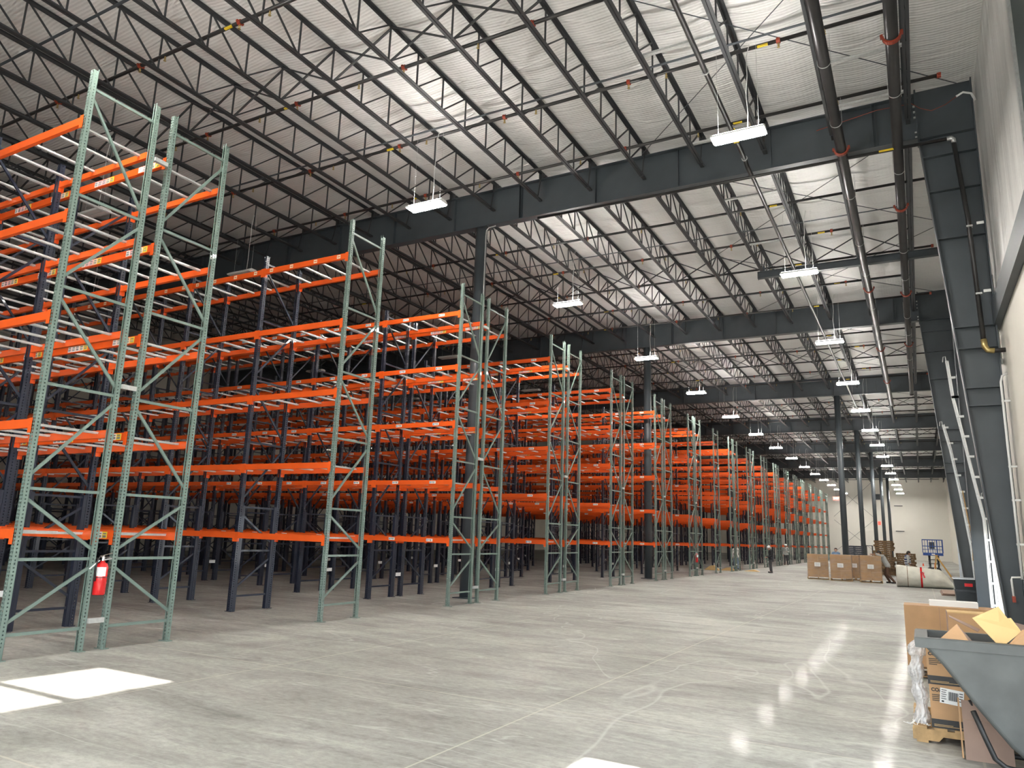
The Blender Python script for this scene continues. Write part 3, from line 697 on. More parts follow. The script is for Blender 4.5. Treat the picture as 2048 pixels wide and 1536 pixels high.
for k in range(6): MB().box(-.55,.55,-.43,-.4,-.4+k*.11,-.35+k*.11).obj('louver', M['joist'], t)
MB().tube([(-.4,0,.35),(-.4,0,2.8)], .015, 6).tube([(.4,0,.35),(.4,0,2.8)], .015, 6).obj('hanger', M['steel'], t)
t = thing('wall_bracing', 'crossed steel rods bracing the far white wall behind the columns', 'bracing', (0, YEND-.12, 0))
for a, b_ in (((-12,0,1),(-6.2,0,6)), ((-12,0,6),(-6.2,0,1)), ((-12,0,6.5),(-6.2,0,12)), ((-12,0,12),(-6.2,0,6.5))): MB().tube([a, b_], .022, 6).obj('rod', M['steel'], t)
for z in (11.6, 8.3, 4.4): MB().box(-3.2,-2.0,-.1,0,z-.05,z+.05).obj('bracket', M['steel'], t)

# ------------------------------------------------------------------ pallets
def pallet_mb(w, d, z0=0, j=0):
    mb = MB(); rj = lambda: random.uniform(-j, j)
    for k in range(3):
        x = -w/2+.02 + k*(w-.04)/2
        mb.box(x-.02, x+.02, -d/2, d/2, z0+.018, z0+.115)
        mb.box(-w/2, w/2, -d/2+.0 + k*(d-.1)/2, -d/2+.1 + k*(d-.1)/2, z0, z0+.018)
    for k in range(7):
        y = -d/2 + .045 + k*(d-.09)/6; mb.box(-w/2+rj(), w/2+rj(), y-.05, y+.05, z0+.115, z0+.135)
    return mb
def stack(cx, cy, w, d, n, name, m, wher, grp, lean=0, jit=.06):
    jit *= 1.5
    for k in range(n):
        o = pallet_mb(w, d, 0, .04).obj(name, m); o.location = (cx + lean*(k/n) + random.uniform(-jit, jit), cy + random.uniform(-jit, jit), k*.1352); o.rotation_euler = (0, 0, PI/2 + random.uniform(-.06, .06))
        tag(o, 'worn wooden pallet, %s from the floor %s' % (ORD[k], wher) if m is not M['plasd'] else 'dark blue pallet, %s from the floor %s' % (ORD[k], wher), 'pallet', grp)
stack(-2.12, 57.5, 1.15, 1.15, 17, 'wooden_pallet', M['woodd'], 'in the tallest stack behind the leaning man', 'pallets in the tallest stack', -.14, .07)
stack(-.95, 57.9, 1.1, 1.15, 11, 'wooden_pallet', M['woodd'], 'in the lower stack right of the tallest', 'pallets in the lower stack', 0, .04)
stack(-4.35, 61.5, 1.0, 1.2, 14, 'plastic_pallet', M['plasd'], 'in the dark stack between two columns', 'pallets in the dark stack', 0, .03)
t = thing('stock_cart', 'empty dark metal frame cart beside the dark pallet stack', 'cart', (-3.33, 61.5, 0))
for x in (-.2, .2):
    for y in (-.4, .4): MB().box(x-.02,x+.02,y-.02,y+.02,.1,1.95).obj('post', M['joist'], t)
for z in (.2, 1.1, 1.93): MB().box(-.22,.22,-.42,.42,z-.02,z+.02).obj('shelf', M['joist'], t)
for x in (-.2, .2):
    for y in (-.4, .4): MB().lathe([(.05,-.02),(.05,.02)], 12).obj('wheel', M['black'], t, loc=(x,y,.05)).rotation_euler = (PI/2,0,0)

def load(cx, cy, w, d, h, rz, lab):
    t = thing('wrapped_load', lab, 'pallet load', (cx, cy, 0), rz, 'wrapped loads of cartons')
    pallet_mb(w, d).obj('pallet', M['wood'], t)
    nl = 3; hh = (h-.14)/nl
    for l in range(nl):
        for i in range(2):
            for k in range(2):
                x0 = -w/2+.02 + i*(w-.04)/2; y0 = -d/2+.02 + k*(d-.04)/2
                MB().box(x0+.003, x0+(w-.04)/2-.003, y0+.003, y0+(d-.04)/2-.003, .14+l*hh, .14+(l+1)*hh-.006).obj('carton', M['cardw'], t)
    e = .012; n = 14; mb = MB(); per = [(-w/2,-d/2),(w/2,-d/2),(w/2,d/2),(-w/2,d/2)]
    pts = []
    for k in range(4):
        a, b_ = per[k], per[(k+1)%4]
        for q in range(n): pts.append((a[0]+(b_[0]-a[0])*q/n, a[1]+(b_[1]-a[1])*q/n))
    zs = [.10 + (h-.10)*q/12 for q in range(13)]; vs = []; fs = []
    for z in zs:
        for (x, y) in pts:
            s = 1 + random.uniform(.003, .02); vs.append((x*s, y*s, z))
    L = len(pts)
    for i in range(12):
        for k in range(L): fs.append((i*L+k, i*L+(k+1)%L, (i+1)*L+(k+1)%L, (i+1)*L+k))
    mb.add(vs, fs).obj('stretch_film', M['wrap'], t, True)
    lb = MB().box(-.15,.15,-.004,0,-.11,.11,0)
    for k in range(4): lb.box(-.11,.11-.03*(k%2),-.006,-.004,.05-k*.04,.058-k*.04,1)
    lb.obj('paper_label', [M['paper'], M['ink']], t, loc=(-.02, -d/2-.03, .80*h/1.36))
load(-5.12, 45.25, 1.12, 1.05, 1.36, .10, 'carton load in clear film on a pallet, farthest from the leaning man')
load(-3.88, 44.80, 1.10, 1.05, 1.38, .04, 'carton load in clear film on a pallet, middle of three')
load(-2.42, 44.35, 1.06, 1.05, 1.40, .12, 'shiny wrapped carton load on a pallet, the one the man leans on')
load(-3.30, 46.45, .95, 1.0, 1.36, .0, 'dark carton load half hidden behind the middle wrapped load')

# white roll ---------------------------------------------------------
t = thing('sheeting_roll', 'large white sheeting roll lying on the floor with a red strap', 'roll', (0, 41.5, 0), 0)
vs = []; fs = []; ns, nr = 34, 28
def rollsec(u):
    x = -1.12 + 2.36*u
    h = 1.04 - .20*u
    if u > .78: h *= max(.30, 1 - ((u-.78)/.22)**1.5*.72)
    return x, h
def rollpt(u, a, off=0):
    x, h = rollsec(u); w = .46
    wr = .012*math.sin(9*a+13*u) + .010*math.sin(23*u*1.3+3*a)
    y = (w+wr+off)*math.cos(a)*(1-.12*max(0, math.sin(a))); z = h/2 + (h/2+wr+off)*math.sin(a)
    return (x, y + .25*u - .1, max(.004, z))
for i in range(ns+1):
    for k in range(nr): vs.append(rollpt(i/ns, 2*PI*k/nr))
for i in range(ns):
    for k in range(nr): fs.append((i*nr+k, i*nr+(k+1)%nr, (i+1)*nr+(k+1)%nr, (i+1)*nr+k))
fs.append(tuple(range(nr))); fs.append(tuple(reversed(range(ns*nr, ns*nr+nr))))
MB().add(vs, fs).obj('sheeting', M['tarp'], t, True)
for u, wd, m, nm in ((.435, .035, M['red'], 'strap'), (.20, .01, M['woodd'], 'twine')):
    mb = MB(); vs = []; fs = []
    for i in (0, 1):
        for k in range(nr): vs.append(rollpt(u+wd*i, 2*PI*k/nr, .012))
    for k in range(nr): fs.append((k, (k+1)%nr, nr+(k+1)%nr, nr+k))
    mb.add(vs, fs); 
    if nm == 'strap': mb.cbox((-.0,-.42,.72),(.16,.02,.07), Matrix.Rotation(.5,3,'Y')).cbox((.05,-.44,.58),(.07,.02,.2), Matrix.Rotation(-.3,3,'Y'))
    mb.obj(nm, m, t)
# boards lying on the floor in front of the bins
for k, (x, y, z) in enumerate(((.95, 37.2, 0), (.98, 37.3, .031), (1.0, 37.1, .062))):
    tag(MB().box(-.32,.32,-1.6,1.6,0,.03).obj('board', M['cardg'], loc=(x, y, z)), 'flat grey board on the floor behind the dark bins, %s of the pile' % ('lowest','middle','topmost')[k], 'board', 'flat boards')

# dark bins -----------------------------------------------------------
def tub(mb, w0, d0, w1, d1, z0, z1, th=.02):
    a = [(-w0/2,-d0/2,z0),(w0/2,-d0/2,z0),(w0/2,d0/2,z0),(-w0/2,d0/2,z0),(-w1/2,-d1/2,z1),(w1/2,-d1/2,z1),(w1/2,d1/2,z1),(-w1/2,d1/2,z1)]
    b = [(x*(1-2*th/ w0) , y*(1-2*th/d0), z if z > z0+.01 else z+th) for x, y, z in a]
    f = [(0,3,2,1),(0,1,5,4),(1,2,6,5),(2,3,7,6),(3,0,4,7)]
    g = [(8+0,8+1,8+2,8+3),(8+0,8+4,8+5,8+1),(8+1,8+5,8+6,8+2),(8+2,8+6,8+7,8+3),(8+3,8+7,8+4,8+0)]
    r = [(4,5,13,12),(5,6,14,13),(6,7,15,14),(7,4,12,15)]
    return mb.add(a+b, f+g+r)
t = thing('storage_bin', 'dark grey plastic bin on the floor by the wall, lower of two', 'bin', (1.22, 28.2, 0))
tub(MB(), .62,.7,.68,.8, 0,.62).obj('body', M['bin'], t); MB().box(-.36,.36,-.42,-.38,.56,.62).obj('rim', M['bin'], t)
t = thing('storage_bin', 'dark grey open bin with pale rim and red mark, upper of two', 'bin', (1.22, 28.2, .622))
tub(MB(), .66,.8,.74,.9, 0,.33).obj('body', M['bin'], t)
rm = MB()
for a, b_ in (((-.38,-.46),(.38,-.46)),((.38,-.46),(.38,.46)),((.38,.46),(-.38,.46)),((-.38,.46),(-.38,-.46))): rm.bar((*a,.335),(*b_,.335),.03,.03)
rm.obj('rim', M['galv'], t); MB().box(-.08,.14,-.452,-.42,.10,.2).obj('mark', M['red'], t)
tag(MB().bar((.05,-.0,.0),(-.32,.0,.78),.04,.02,up=(0,1,0)).box(.0,.1,-.05,.05,-.0,.02).obj('steel_post', M['galv'], loc=(1.70,28.75,0)), 'thin grey metal strip standing against the wall behind the dark bins', 'metal strip')
# stepladder, cones, small pallet pile, scissor lift ---------------------
t = thing('step_ladder', 'tan wooden stepladder standing open behind the white roll', 'ladder', (.95, 45.2, 0))
for y in (-.22, .22):
    MB().bar((-.26,y,1.52),(.62,y*1.2,0),.07,.04,up=(0,1,0)).obj('rail', M['tan'], t); MB().bar((-.26,y*.8,1.52),(-.42,y,0),.06,.03,up=(0,1,0)).obj('back_leg', M['tan'], t)
for k in range(5):
    f = (k+.7)/5.4; MB().cbox((.62-.88*f, 0, 1.52*f),(.10,.44,.025)).obj('step', M['tan'], t)
MB().cbox((-.26,0,1.53),(.2,.4,.03)).obj('top_step', M['tan'], t)
def cone(x, y, lab, h=.75):
    t = thing('traffic_cone', lab, 'traffic cone', (x, y, 0), 0, 'traffic cones')
    MB().box(-.18,.18,-.18,.18,0,.03).obj('base', M['cone'], t)
    pr = lambda z: .13 - .10*z/h
    MB().lathe([(pr(.03),.03),(pr(h),h)], 20).obj('cone_body', M['cone'], t)
    for a, b_ in ((.26,.42),(.52,.62)): MB().lathe([(pr(a)+.003,a),(pr(b_)+.003,b_)], 20).obj('reflective_band', M['paper'], t)
cone(.095, 62, 'orange and white traffic cone left of the blue lift', .8); cone(.78, 57, 'orange and white traffic cone in front of the blue lift', .95)
for k in range(4):
    o = pallet_mb(.42,.8,0,.02).obj('wooden_pallet', M['wood'], loc=(-.27, 50.5, k*.1352)); tag(o, 'small pale pallet behind the white roll, %s from the floor' % ORD[k], 'pallet', 'small pale pallets')
for k in range(3):
    tag(MB().box(-.06,.06,-.06,.06,0,.12).obj('orange_can', M['cone'], loc=(-.42+.15*k, 50.4, .541)), 'small orange can on the pale pallets, %s of three' % ('leftmost','middle','rightmost')[k], 'can', 'orange cans')
t = thing('scissor_lift', 'blue scissor lift with guard rails parked near the end of the aisle', 'lift', (.8, 65, 0))
for x in (-.38, .38):
    for y in (-.7, .7): MB().lathe([(.19,-.07),(.19,.07)], 18).obj('wheel', M['black'], t, loc=(x,y,.19)).rotation_euler = (0,PI/2,0)
MB().box(-.40,.40,-.9,.9,.18,.46).obj('chassis', M['joist'], t)
for k in range(3):
    z0, z1 = .48+k*.29, .48+(k+1)*.29
    for x in (-.28, .28): MB().bar((x,-.8,z0),(x,.8,z1),.05,.09,up=(1,0,0)).bar((x+.06,.8,z0),(x+.06,-.8,z1),.05,.09,up=(1,0,0)).obj('scissor_arm', M['joist'], t)
    MB().bar((-.3,-.8,z0),(.3,-.8,z0),.06,.06).obj('cross_tube', M['joist'], t)
MB().box(-.66,.66,-1.0,1.0,1.36,1.56).obj('platform', M['blue'], t)
MB().box(-.1,.12,-1.01,-1.0,1.42,1.5).obj('sticker', M['paper'], t)
rl = MB()
for z in (2.05, 2.52):
    for a, b_ in (((-.66,-1),(.66,-1)),((.66,-1),(.66,1)),((.66,1),(-.66,1)),((-.66,1),(-.66,-1))): rl.bar((*a,z),(*b_,z),.05,.05)
for x, y in [(-.66,-1),(.66,-1),(.66,1),(-.66,1),(-.3,-1),(.0,-1),(.3,-1),(-.3,1),(.3,1),(.66,0),(-.66,0)]: rl.bar((x,y,1.56),(x,y,2.54),.045,.045)
[rl.bar((x,-1,1.56),(x,-1,2.52),.03,.03) for x in (-.5,-.15,.15,.45)]; rl.bar((-.66,-1,1.8),(.66,-1,1.8),.04,.04); rl.obj('guard_rail', M['blue'], t); MB().cbox((-.05,-.9,2.1),(.34,.2,.5)).obj('control_box', M['joist'], t)
# scraps on the floor by the far rack
for k, (x, y) in enumerate(((-12.2, 50.0), (-11.3, 50.6), (-9.9, 51.3))):
    tag(MB().prism([(-.5,0),(.5,0),(.15,.32-.1*k),(-.1,.28-.1*k)], 'y', -.2, .2).obj('cardboard_scrap', M['cardl'], loc=(x,y,0)), 'crumpled tan cardboard by the far rack feet, %s of three' % ('leftmost','middle','rightmost')[k], 'cardboard', 'cardboard scraps')

# ------------------------------------------------------------------ near right: cartons, pallet, tub
t = thing('wooden_pallet', 'pale wooden pallet under the printed cartons beside the grey tub', 'pallet', (.31, 9.29, 0)); t.scale = (1,1,1.12)
for k in range(3):
    y = -.58+k*.58
    st = MB(); st.prism([(-.5,.02),(-.28,.02),(-.24,.06),(-.06,.06),(-.02,.02),(.18,.02),(.22,.06),(.40,.06),(.44,.02),(.5,.02),(.5,.11),(-.5,.11)], 'y', y-.02, y+.02); st.obj('stringer', M['wood'], t)
for k in range(6):
    x = -.43+k*.172; MB().box(x-.055-.01*(k==0), x+.055, -.61, .61, .11, .13).obj('deck_board', M['wood'], t)
for k in range(3):
    x = -.42+k*.42; MB().box(x-.05, x+.05, -.6, .6, 0, .02).obj('deck_board', M['wood'], t)
def printed_box(loc, w, d, h, lab, shipping, dz):
    t = thing('carton', lab, 'carton', loc, 0, 'printed cartons')
    MB().box(-w/2,w/2,-d/2,d/2,0,h).obj('body', M['card'], t)
    MB().prism([(-w/2-.001,0),(w/2+.001,0),(w/2+.001,.055),(.0,.055),(-.04,.082),(-w/2-.001,.082)], 'y', -d/2-.002, -d/2+.01).obj('printed_band', M['ink'], t)
    for k in range(2): MB().box(-w/2+.02, -w/2+.18+.1*k, -d/2-.004, -d/2-.002, .03-.012*k, .034-.012*k).obj('printed_line', M['cardl'], t)
    text('lettering', 'COAST', .044, M['ink'], t, (-w/2+.088, -d/2-.002, h-dz), (PI/2,0,0), .001)
    for k in range(4): MB().box(-w/2+.02, -w/2+.02+(.08,.2,.22,.07)[k], -d/2-.003, -d/2, h-dz-.05-.017*k, h-dz-.043-.017*k).obj('printed_line', M['ink'], t)
    if shipping:
        lb = MB().box(-.10,.10,-.003,0,-.07,.07,0)
        for k in range(14): lb.box(-.03+k*.006,-.027+k*.006+.001*(k%3),-.005,-.003,-.035,.045,1)
        for k in range(5): lb.box(-.09,-.045-.006*(k%2),-.005,-.003,.05-k*.02,.056-k*.02,1)
        for k in range(4): lb.box(.06,.09,-.005,-.003,.04-k*.024,.048-k*.024,1)
        lb.box(-.085,-.065,-.005,-.003,-.06,-.045,1)
        lb.obj('shipping_label', [M['paper'], M['ink']], t, loc=(-w/2+.188, -d/2-.004, .298)).rotation_euler = (0, .10, 0)
printed_box((.29, 8.98, .146), .62, .55, .40, 'printed brown carton with white shipping label, on the pallet', True, .05)
printed_box((.285, 8.98, .546), .62, .55, .40, 'printed brown carton with black lower band, topmost on the pallet', False, .115)
# bundled film
t = thing('film_bundle', 'crumpled clear plastic film bundle hanging at the end of the cartons', 'plastic film', (-.11, 8.86, 0))
vs = []; fs = []; nr, ns = 44, 80
for i in range(ns+1):
    f_ = i/ns; z = .15 + .79*f_; r0 = .055 + .010*math.sin(f_*23) + (.016 if f_ > .8 else 0) - .045*max(0, (f_-.93)/.07) + .012*max(0, (.12-f_)/.12)
    for k in range(nr):
        a = 2*PI*k/nr; r = r0*(1 + .10*math.sin(5*a+f_*9) + .10*math.sin(11*a-f_*21+2*math.sin(f_*31)) + .07*math.sin(17*a+f_*60) + random.uniform(-.08,.08))
        vs.append((r*math.cos(a)+.012*math.sin(f_*8), r*math.sin(a)*1.3, z + random.uniform(-.004,.004)))
for i in range(ns):
    for k in range(nr): fs.append((i*nr+k, i*nr+(k+1)%nr, (i+1)*nr+(k+1)%nr, (i+1)*nr+k))
fs.append(tuple(range(nr))); fs.append(tuple(reversed(range(ns*nr, ns*nr+nr))))
MB().add(vs, fs).obj('film', M['film'], t, True)
mb = MB()
for k in range(7):
    a = random.uniform(0, 6.28); mb.tube([(.03*math.cos(a), -.05+.03*math.sin(a), .2), (.08*math.cos(a)-.02, -.1+.05*math.sin(a), .14), (.12*math.cos(a)-.04, -.14, .16)], .004, 5)
mb.obj('loose_strand', M['paper'], t)
# big plain cartons further back
t = thing('carton', 'tall plain brown carton standing on a dark pallet behind the tub', 'carton', (.33, 13.0, .16))
MB().box(-.61,.61,-.22,.35,0,.86).obj('body', M['card'], t); MB().box(-.155,-.150,-.223,-.219,.0,.86).obj('seam', M['cardg'], t)
tag(pallet_mb(1.1,.6,0,.01).obj('wooden_pallet', M['woodd'], loc=(.34,13.05,.02)), 'dark pallet under the tall plain brown carton', 'pallet')
tag(MB().box(-.31,.31,-.1,.22,0,.075).obj('flat_box', M['white'], loc=(.37,13.05,1.021)), 'long flat white box lying on the tall plain carton', 'box')
t = thing('carton', 'plain brown carton in front of the tall one, upper part visible over the tub', 'carton', (.56, 11.9, 0))
MB().box(-.31,.31,-.1,.3,0,1.02).obj('body', M['card'], t); MB().box(-.31,.31,-.1,.3,1.02,1.03).obj('lid', M['cardl'], t); MB().box(-.315,-.305,-.105,.2,0,1.03).obj('edge', M['cardg'], t)
# leaning flattened board in front of the pallet
t = thing('flattened_carton', 'grey-brown flattened carton leaning against the printed cartons', 'cardboard', (.40, 8.24, 0))
R = Matrix.Rotation(-.12, 3, 'X')
for w0, w1, z0, z1 in ((-.17,.20,0,.335),(-.17,.20,.337,.50)):
    MB().add([R @ Vector(p) for p in ((w0,-.006,z0),(w1,-.006,z0),(w1,.006,z0),(w0,.006,z0),(w0,-.006,z1),(w1,-.006,z1),(w1,.006,z1),(w0,.006,z1))],
             [(0,3,2,1),(4,5,6,7),(0,1,5,4),(1,2,6,5),(2,3,7,6),(3,0,4,7)]).obj('panel', M['cardg'], t)
MB().bar((-.19,.05,.0),(-.19,.14,.5),.012,.12,up=(0,1,0)).obj('flap', M['card'], t)
# tilt tub ------------------------------------------------------------------
t = thing('tilt_truck', 'large grey plastic tilt tub full of cardboard at the right edge', 'tilt cart', (0, 8.05, 0))
D = .38
# side profile (x,z): sloped nose to the left, flat floor, upright back
prof = [(-.04,1.02),(.10,.86),(.34,.52),(.55,.25),(.64,.17),(.78,.14),(1.40,.14),(1.50,.22),(1.56,1.02)]
vs = []; fs = []; n = len(prof)
def yo(z, s): return s*(D - .07*(1-z/1.02))
for s in (-1, 1):
    for x, z in prof: vs.append((x, yo(z, s), z))
for i in range(n-1): fs.append((i, n+i, n+i+1, i+1))
fs.append(tuple(range(n))); fs.append(tuple(reversed(range(n, 2*n))))
body = MB().add(vs, fs).obj('body', M['tub'], t)
md = body.modifiers.new('bevel', 'BEVEL'); md.width = .035; md.segments = 4; md.limit_method = 'ANGLE'; md.angle_limit = math.radians(40)
rim = MB()
def ring(x0,x1,y,z): return [(x0,-y,z),(x1,-y,z),(x1,y,z),(x0,y,z)]
RS = [ring(-.10,1.62,.40,1.0), ring(-.105,1.625,.405,1.075), ring(-.09,1.61,.395,1.085), ring(.0,1.52,.335,1.085), ring(.02,1.50,.325,1.0), ring(-.05,1.57,.37,.995)]
vs = [p for r_ in RS for p in r_]; fs = []
for i in range(6):
    for k in range(4): fs.append((i*4+k, i*4+(k+1)%4, ((i+1)%6)*4+(k+1)%4, ((i+1)%6)*4+k))
ro = rim.add(vs, fs).obj('rim', M['tub'], t)
MB().box(.03,1.53,-.325,.325,1.021,1.026).obj('well_shade_sheet', M['inner'], t)  # flat dark sheet under the rim, painted as the shade inside the tub
fr = MB()
for y in (-.26, .26):
    fr.tube([(.30,y,.50),(.37,y,.30),(.43,y,.14),(.50,y,.085),(.6,y,.07),(1.5,y,.07),(1.55,y,.2)], .022, 10)
fr.tube([(.8,-.26,.07),(.8,.26,.07)], .02, 8); fr.obj('frame', M['black'], t, True)
for y in (-.32, .32): MB().lathe([(.10,-.025),(.10,.025)], 20).obj('wheel', M['black'], t, loc=(1.15,y,.10)).rotation_euler = (PI/2,0,0)
mb = MB()
for k in range(16):
    x, z = random.uniform(.75,1.35), random.uniform(.45,.9); a = random.uniform(-.6,.9); l = random.uniform(.015,.05); yy = yo(z,-1)-.001
    mb.bar((x-l*math.cos(a), yy, z-l*math.sin(a)), (x+l*math.cos(a), yy, z+l*math.sin(a)), .004, .003, up=(0,1,0))
mb.obj('scuff_mark', M['joist'], t)
# cardboard in the tub
def sheet(name, pts, m, lab, th=.006):
    p = [Vector(q) for q in pts]; nrm = (p[1]-p[0]).cross(p[-1]-p[0]).normalized()*th; k = len(p)
    o = MB().add(p + [q+nrm for q in p], [tuple(range(k)), tuple(reversed(range(k, 2*k)))] + [(i, k+i, k+(i+1)%k, (i+1)%k) for i in range(k)]).obj(name, m)
    return tag(o, lab, 'cardboard', 'cardboard in the grey tub')
sheet('cardboard_sheet', [(.36,7.95,1.255),(.55,7.86,1.03),(.72,7.98,1.165),(.66,8.06,1.27),(.635,8.07,1.265),(.575,8.08,1.36)], M['cardl'], 'bright tan cardboard sheet tilted on top of the grey tub')
sheet('cardboard_sheet', [(.06,7.84,1.027),(.34,7.80,1.027),(.24,7.98,1.19)], M['card'], 'brown folded cardboard peak at the middle of the grey tub')
sheet('cardboard_sheet', [(.24,7.985,1.19),(.345,7.81,1.027),(.36,8.10,1.03),(.27,8.10,1.14)], M['cardg'], 'shaded brown cardboard side folded behind the peak in the tub')  # shade on this side of the fold is painted as darker cardboard
sheet('cardboard_sheet', [(.185,8.15,1.25),(.19,8.13,1.235),(.40,8.06,1.13),(.42,8.1,1.15)], M['cardg'], 'narrow dark cardboard strip sloping under the tan sheet')
sheet('cardboard_sheet', [(.58,7.84,1.03),(.82,7.80,1.03),(.80,7.95,1.20),(.73,7.99,1.18)], M['card'], 'brown cardboard piece under the tan sheet at the tub edge')
sheet('cardboard_sheet', [(.66,8.3,1.23),(.95,8.34,1.16),(.95,8.34,1.088),(.7,8.3,1.15)], M['cardg'], 'dark brown cardboard strip at the far side of the tub')

# ------------------------------------------------------------------ people
def remesh(o, v=.008):
    md = o.modifiers.new('remesh', 'REMESH'); md.mode = 'VOXEL'; md.voxel_size = v; md.use_smooth_shade = True
    sm = o.modifiers.new('smooth', 'SMOOTH'); sm.factor = .5; sm.iterations = 3
    return o
def person(lab, loc, rz, J, shirt, pants, skin, hair, hat=None, vest=None, sc=1.0, sleeves='long', shoes=None):
    # local frame: the figure faces +y
    t = thing('person', lab, 'person', loc, rz, 'people in the aisle'); t.scale = (sc,)*3
    V = {k: Vector(v) for k, v in J.items()}
    up = (V['neck']-V['pelvis']).normalized()
    b = MB()
    def torso(mb, e):
        mid = V['pelvis'].lerp(V['neck'], .35); ch = V['pelvis'].lerp(V['neck'], .72)
        mb.cap(V['hipL'], V['hipR'], .105+e, .105+e); mb.cap(V['pelvis'], mid, .125+e, .12+e); mb.cap(mid, ch, .12+e, .135+e)
        mb.cap(V['shL']*.8+V['shR']*.2, V['shR']*.8+V['shL']*.2, .085+e, .085+e); mb.cap(ch, V['shL'].lerp(V['shR'],.3), .11+e, .09+e); mb.cap(ch, V['shR'].lerp(V['shL'],.3), .11+e, .09+e)
    def arm(mb, s, e, to='wr'):
        mb.cap(V['sh'+s], V['el'+s], .056+e, .043+e)
        if to == 'wr': mb.cap(V['el'+s], V['wr'+s], .043+e, .030+e)
    def leg(mb, s, e): mb.cap(V['hip'+s], V['kn'+s], .088+e, .058+e); mb.cap(V['kn'+s], V['an'+s], .056+e, .040+e)
    torso(b, 0)
    for s in 'LR':
        arm(b, s, 0); leg(b, s, 0); b.cap(V['an'+s], V['to'+s], .038, .032)
        w, e = V['wr'+s], V['el'+s]; d = (w-e).normalized(); side = d.cross(up); side = side.normalized() if side.length > .05 else Vector((1,0,0)); nr = side.cross(d).normalized()
        pc = w + d*.045; b.cap(w, w+d*.075, .026, .03); b.cap(w+d*.03-side*.02, w+d*.085-side*.026, .018, .016); b.cap(w+d*.03+side*.02, w+d*.085+side*.026, .018, .016)
        for q, ln in ((-.033,.066),(-.011,.078),(.011,.074),(.034,.058)):
            k0 = w + d*.085 + side*q; k1 = k0 + d*ln*.55 + nr*.008; k2 = k1 + d*ln*.4 + nr*.022
            b.cap(k0, k1, .0098, .0092, 8); b.cap(k1, k2, .0092, .0082, 8)
        th = w + d*.03 + side*.03; b.cap(th, th+side*.03+d*.035+nr*.012, .0115, .0105, 8); b.cap(th+side*.03+d*.035+nr*.012, th+side*.032+d*.065+nr*.025, .0105, .009, 8)
    h = V['head']; fwd = V['face'].normalized(); hu = (h-V['neck']).normalized(); sd = fwd.cross(hu).normalized(); fw = hu.cross(sd).normalized()
    b.cap(V['neck']-up*.04, h-hu*.06, .055, .052)
    b.ball(h+hu*.02, .094); b.ball(h+fw*.035-hu*.03, .072); b.ball(h+fw*.055-hu*.075, .042)
    b.cap(h+fw*.10+hu*.005, h+fw*.118-hu*.025, .010, .015, 8); b.cap(h+fw*.096-hu*.06-sd*.018, h+fw*.096-hu*.06+sd*.018, .009, .009, 8)
    for s in (-1, 1): b.ball(h+sd*s*.095-fw*.005-hu*.01, (.014,.022,.03)); b.ball(h+fw*.088+sd*s*.033+hu*.028, .012)
    remesh(b.obj('body', skin, t), .0065)
    e = MB()
    for s in (-1, 1): e.ball(h+fw*.096+sd*s*.033+hu*.014, .0105)
    e.obj('eye', M['ink'], t)
    hm = MB(); hm.ball(h+hu*.035-fw*.02, .10); hm.ball(h-fw*.04-hu*.02, .078); remesh(hm.obj('hair', hair, t), .01)
    cs = MB(); torso(cs, .016)
    for s in 'LR': arm(cs, s, .014, 'wr' if sleeves == 'long' else 'el')
    remesh(cs.obj('jacket' if sleeves == 'long' else 'shirt', shirt, t), .009)
    ps = MB(); ps.cap(V['hipL'], V['hipR'], .116, .116)
    for s in 'LR': leg(ps, s, .018)
    ps.cap(V['pelvis'], V['pelvis']-up*.02, .126, .12); remesh(ps.obj('trousers', pants, t), .009)
    for s in 'LR':
        sh = MB(); sh.cap(V['an'+s]-Vector((0,0,.03)), V['to'+s], .05, .042); sh.cap(V['an'+s]-Vector((0,.03,.035)), V['an'+s]-Vector((0,0,.03)), .045, .05); remesh(sh.obj('shoe', shoes or M['black'], t), .009)
    if hat:
        hb = MB(); hb.lathe([(.115,.0),(.118,.03),(.108,.08),(.075,.118),(.02,.132)], 18); hb.ball((0,.085,.012), (.085,.075,.012))
        o = hb.obj('cap', hat, t, True); rot = Matrix((sd, fw, hu)).transposed(); o.matrix_local = Matrix.Translation(h+hu*.035) @ rot.to_4x4()
    if vest:
        vb = MB()
        ch = V['pelvis'].lerp(V['neck'], .6); vb.cap(V['pelvis'].lerp(V['neck'], .15), ch, .148, .158); vb.cap(V['shL'].lerp(V['shR'],.25), V['shR'].lerp(V['shL'],.25), .108, .108)
        remesh(vb.obj('vest', vest, t), .009)
        tb = MB()
        for q in (.22, .45):
            c = V['pelvis'].lerp(V['neck'], q); tb.lathe([(.165,-.02),(.165,.02)], 20, c)
        for s in 'LR': tb.cap(V['sh'+s].lerp(V['neck'],.4)+up*.02+fw*.1, V['pelvis'].lerp(V['neck'],.4)+(V['sh'+s]-V['neck'])*.35+fw*.13, .022, .022)
        tb.obj('reflective_tape', M['vest'], t)
    return t
def standing(**kw):
    J = dict(pelvis=(0,0,.95), neck=(0,-.01,1.44), head=(0,.02,1.58), face=(0,1,0), shL=(-.18,-.01,1.39), shR=(.18,-.01,1.39), elL=(-.23,-.03,1.10), elR=(.23,-.03,1.10),
             wrL=(-.22,.08,.88), wrR=(.22,.08,.88), hipL=(-.085,0,.90), hipR=(.085,0,.90), knL=(-.10,.02,.50), knR=(.10,.02,.50), anL=(-.11,-.02,.085), anR=(.11,-.02,.085), toL=(-.12,.13,.045), toR=(.12,.13,.045))
    J.update(kw); return J
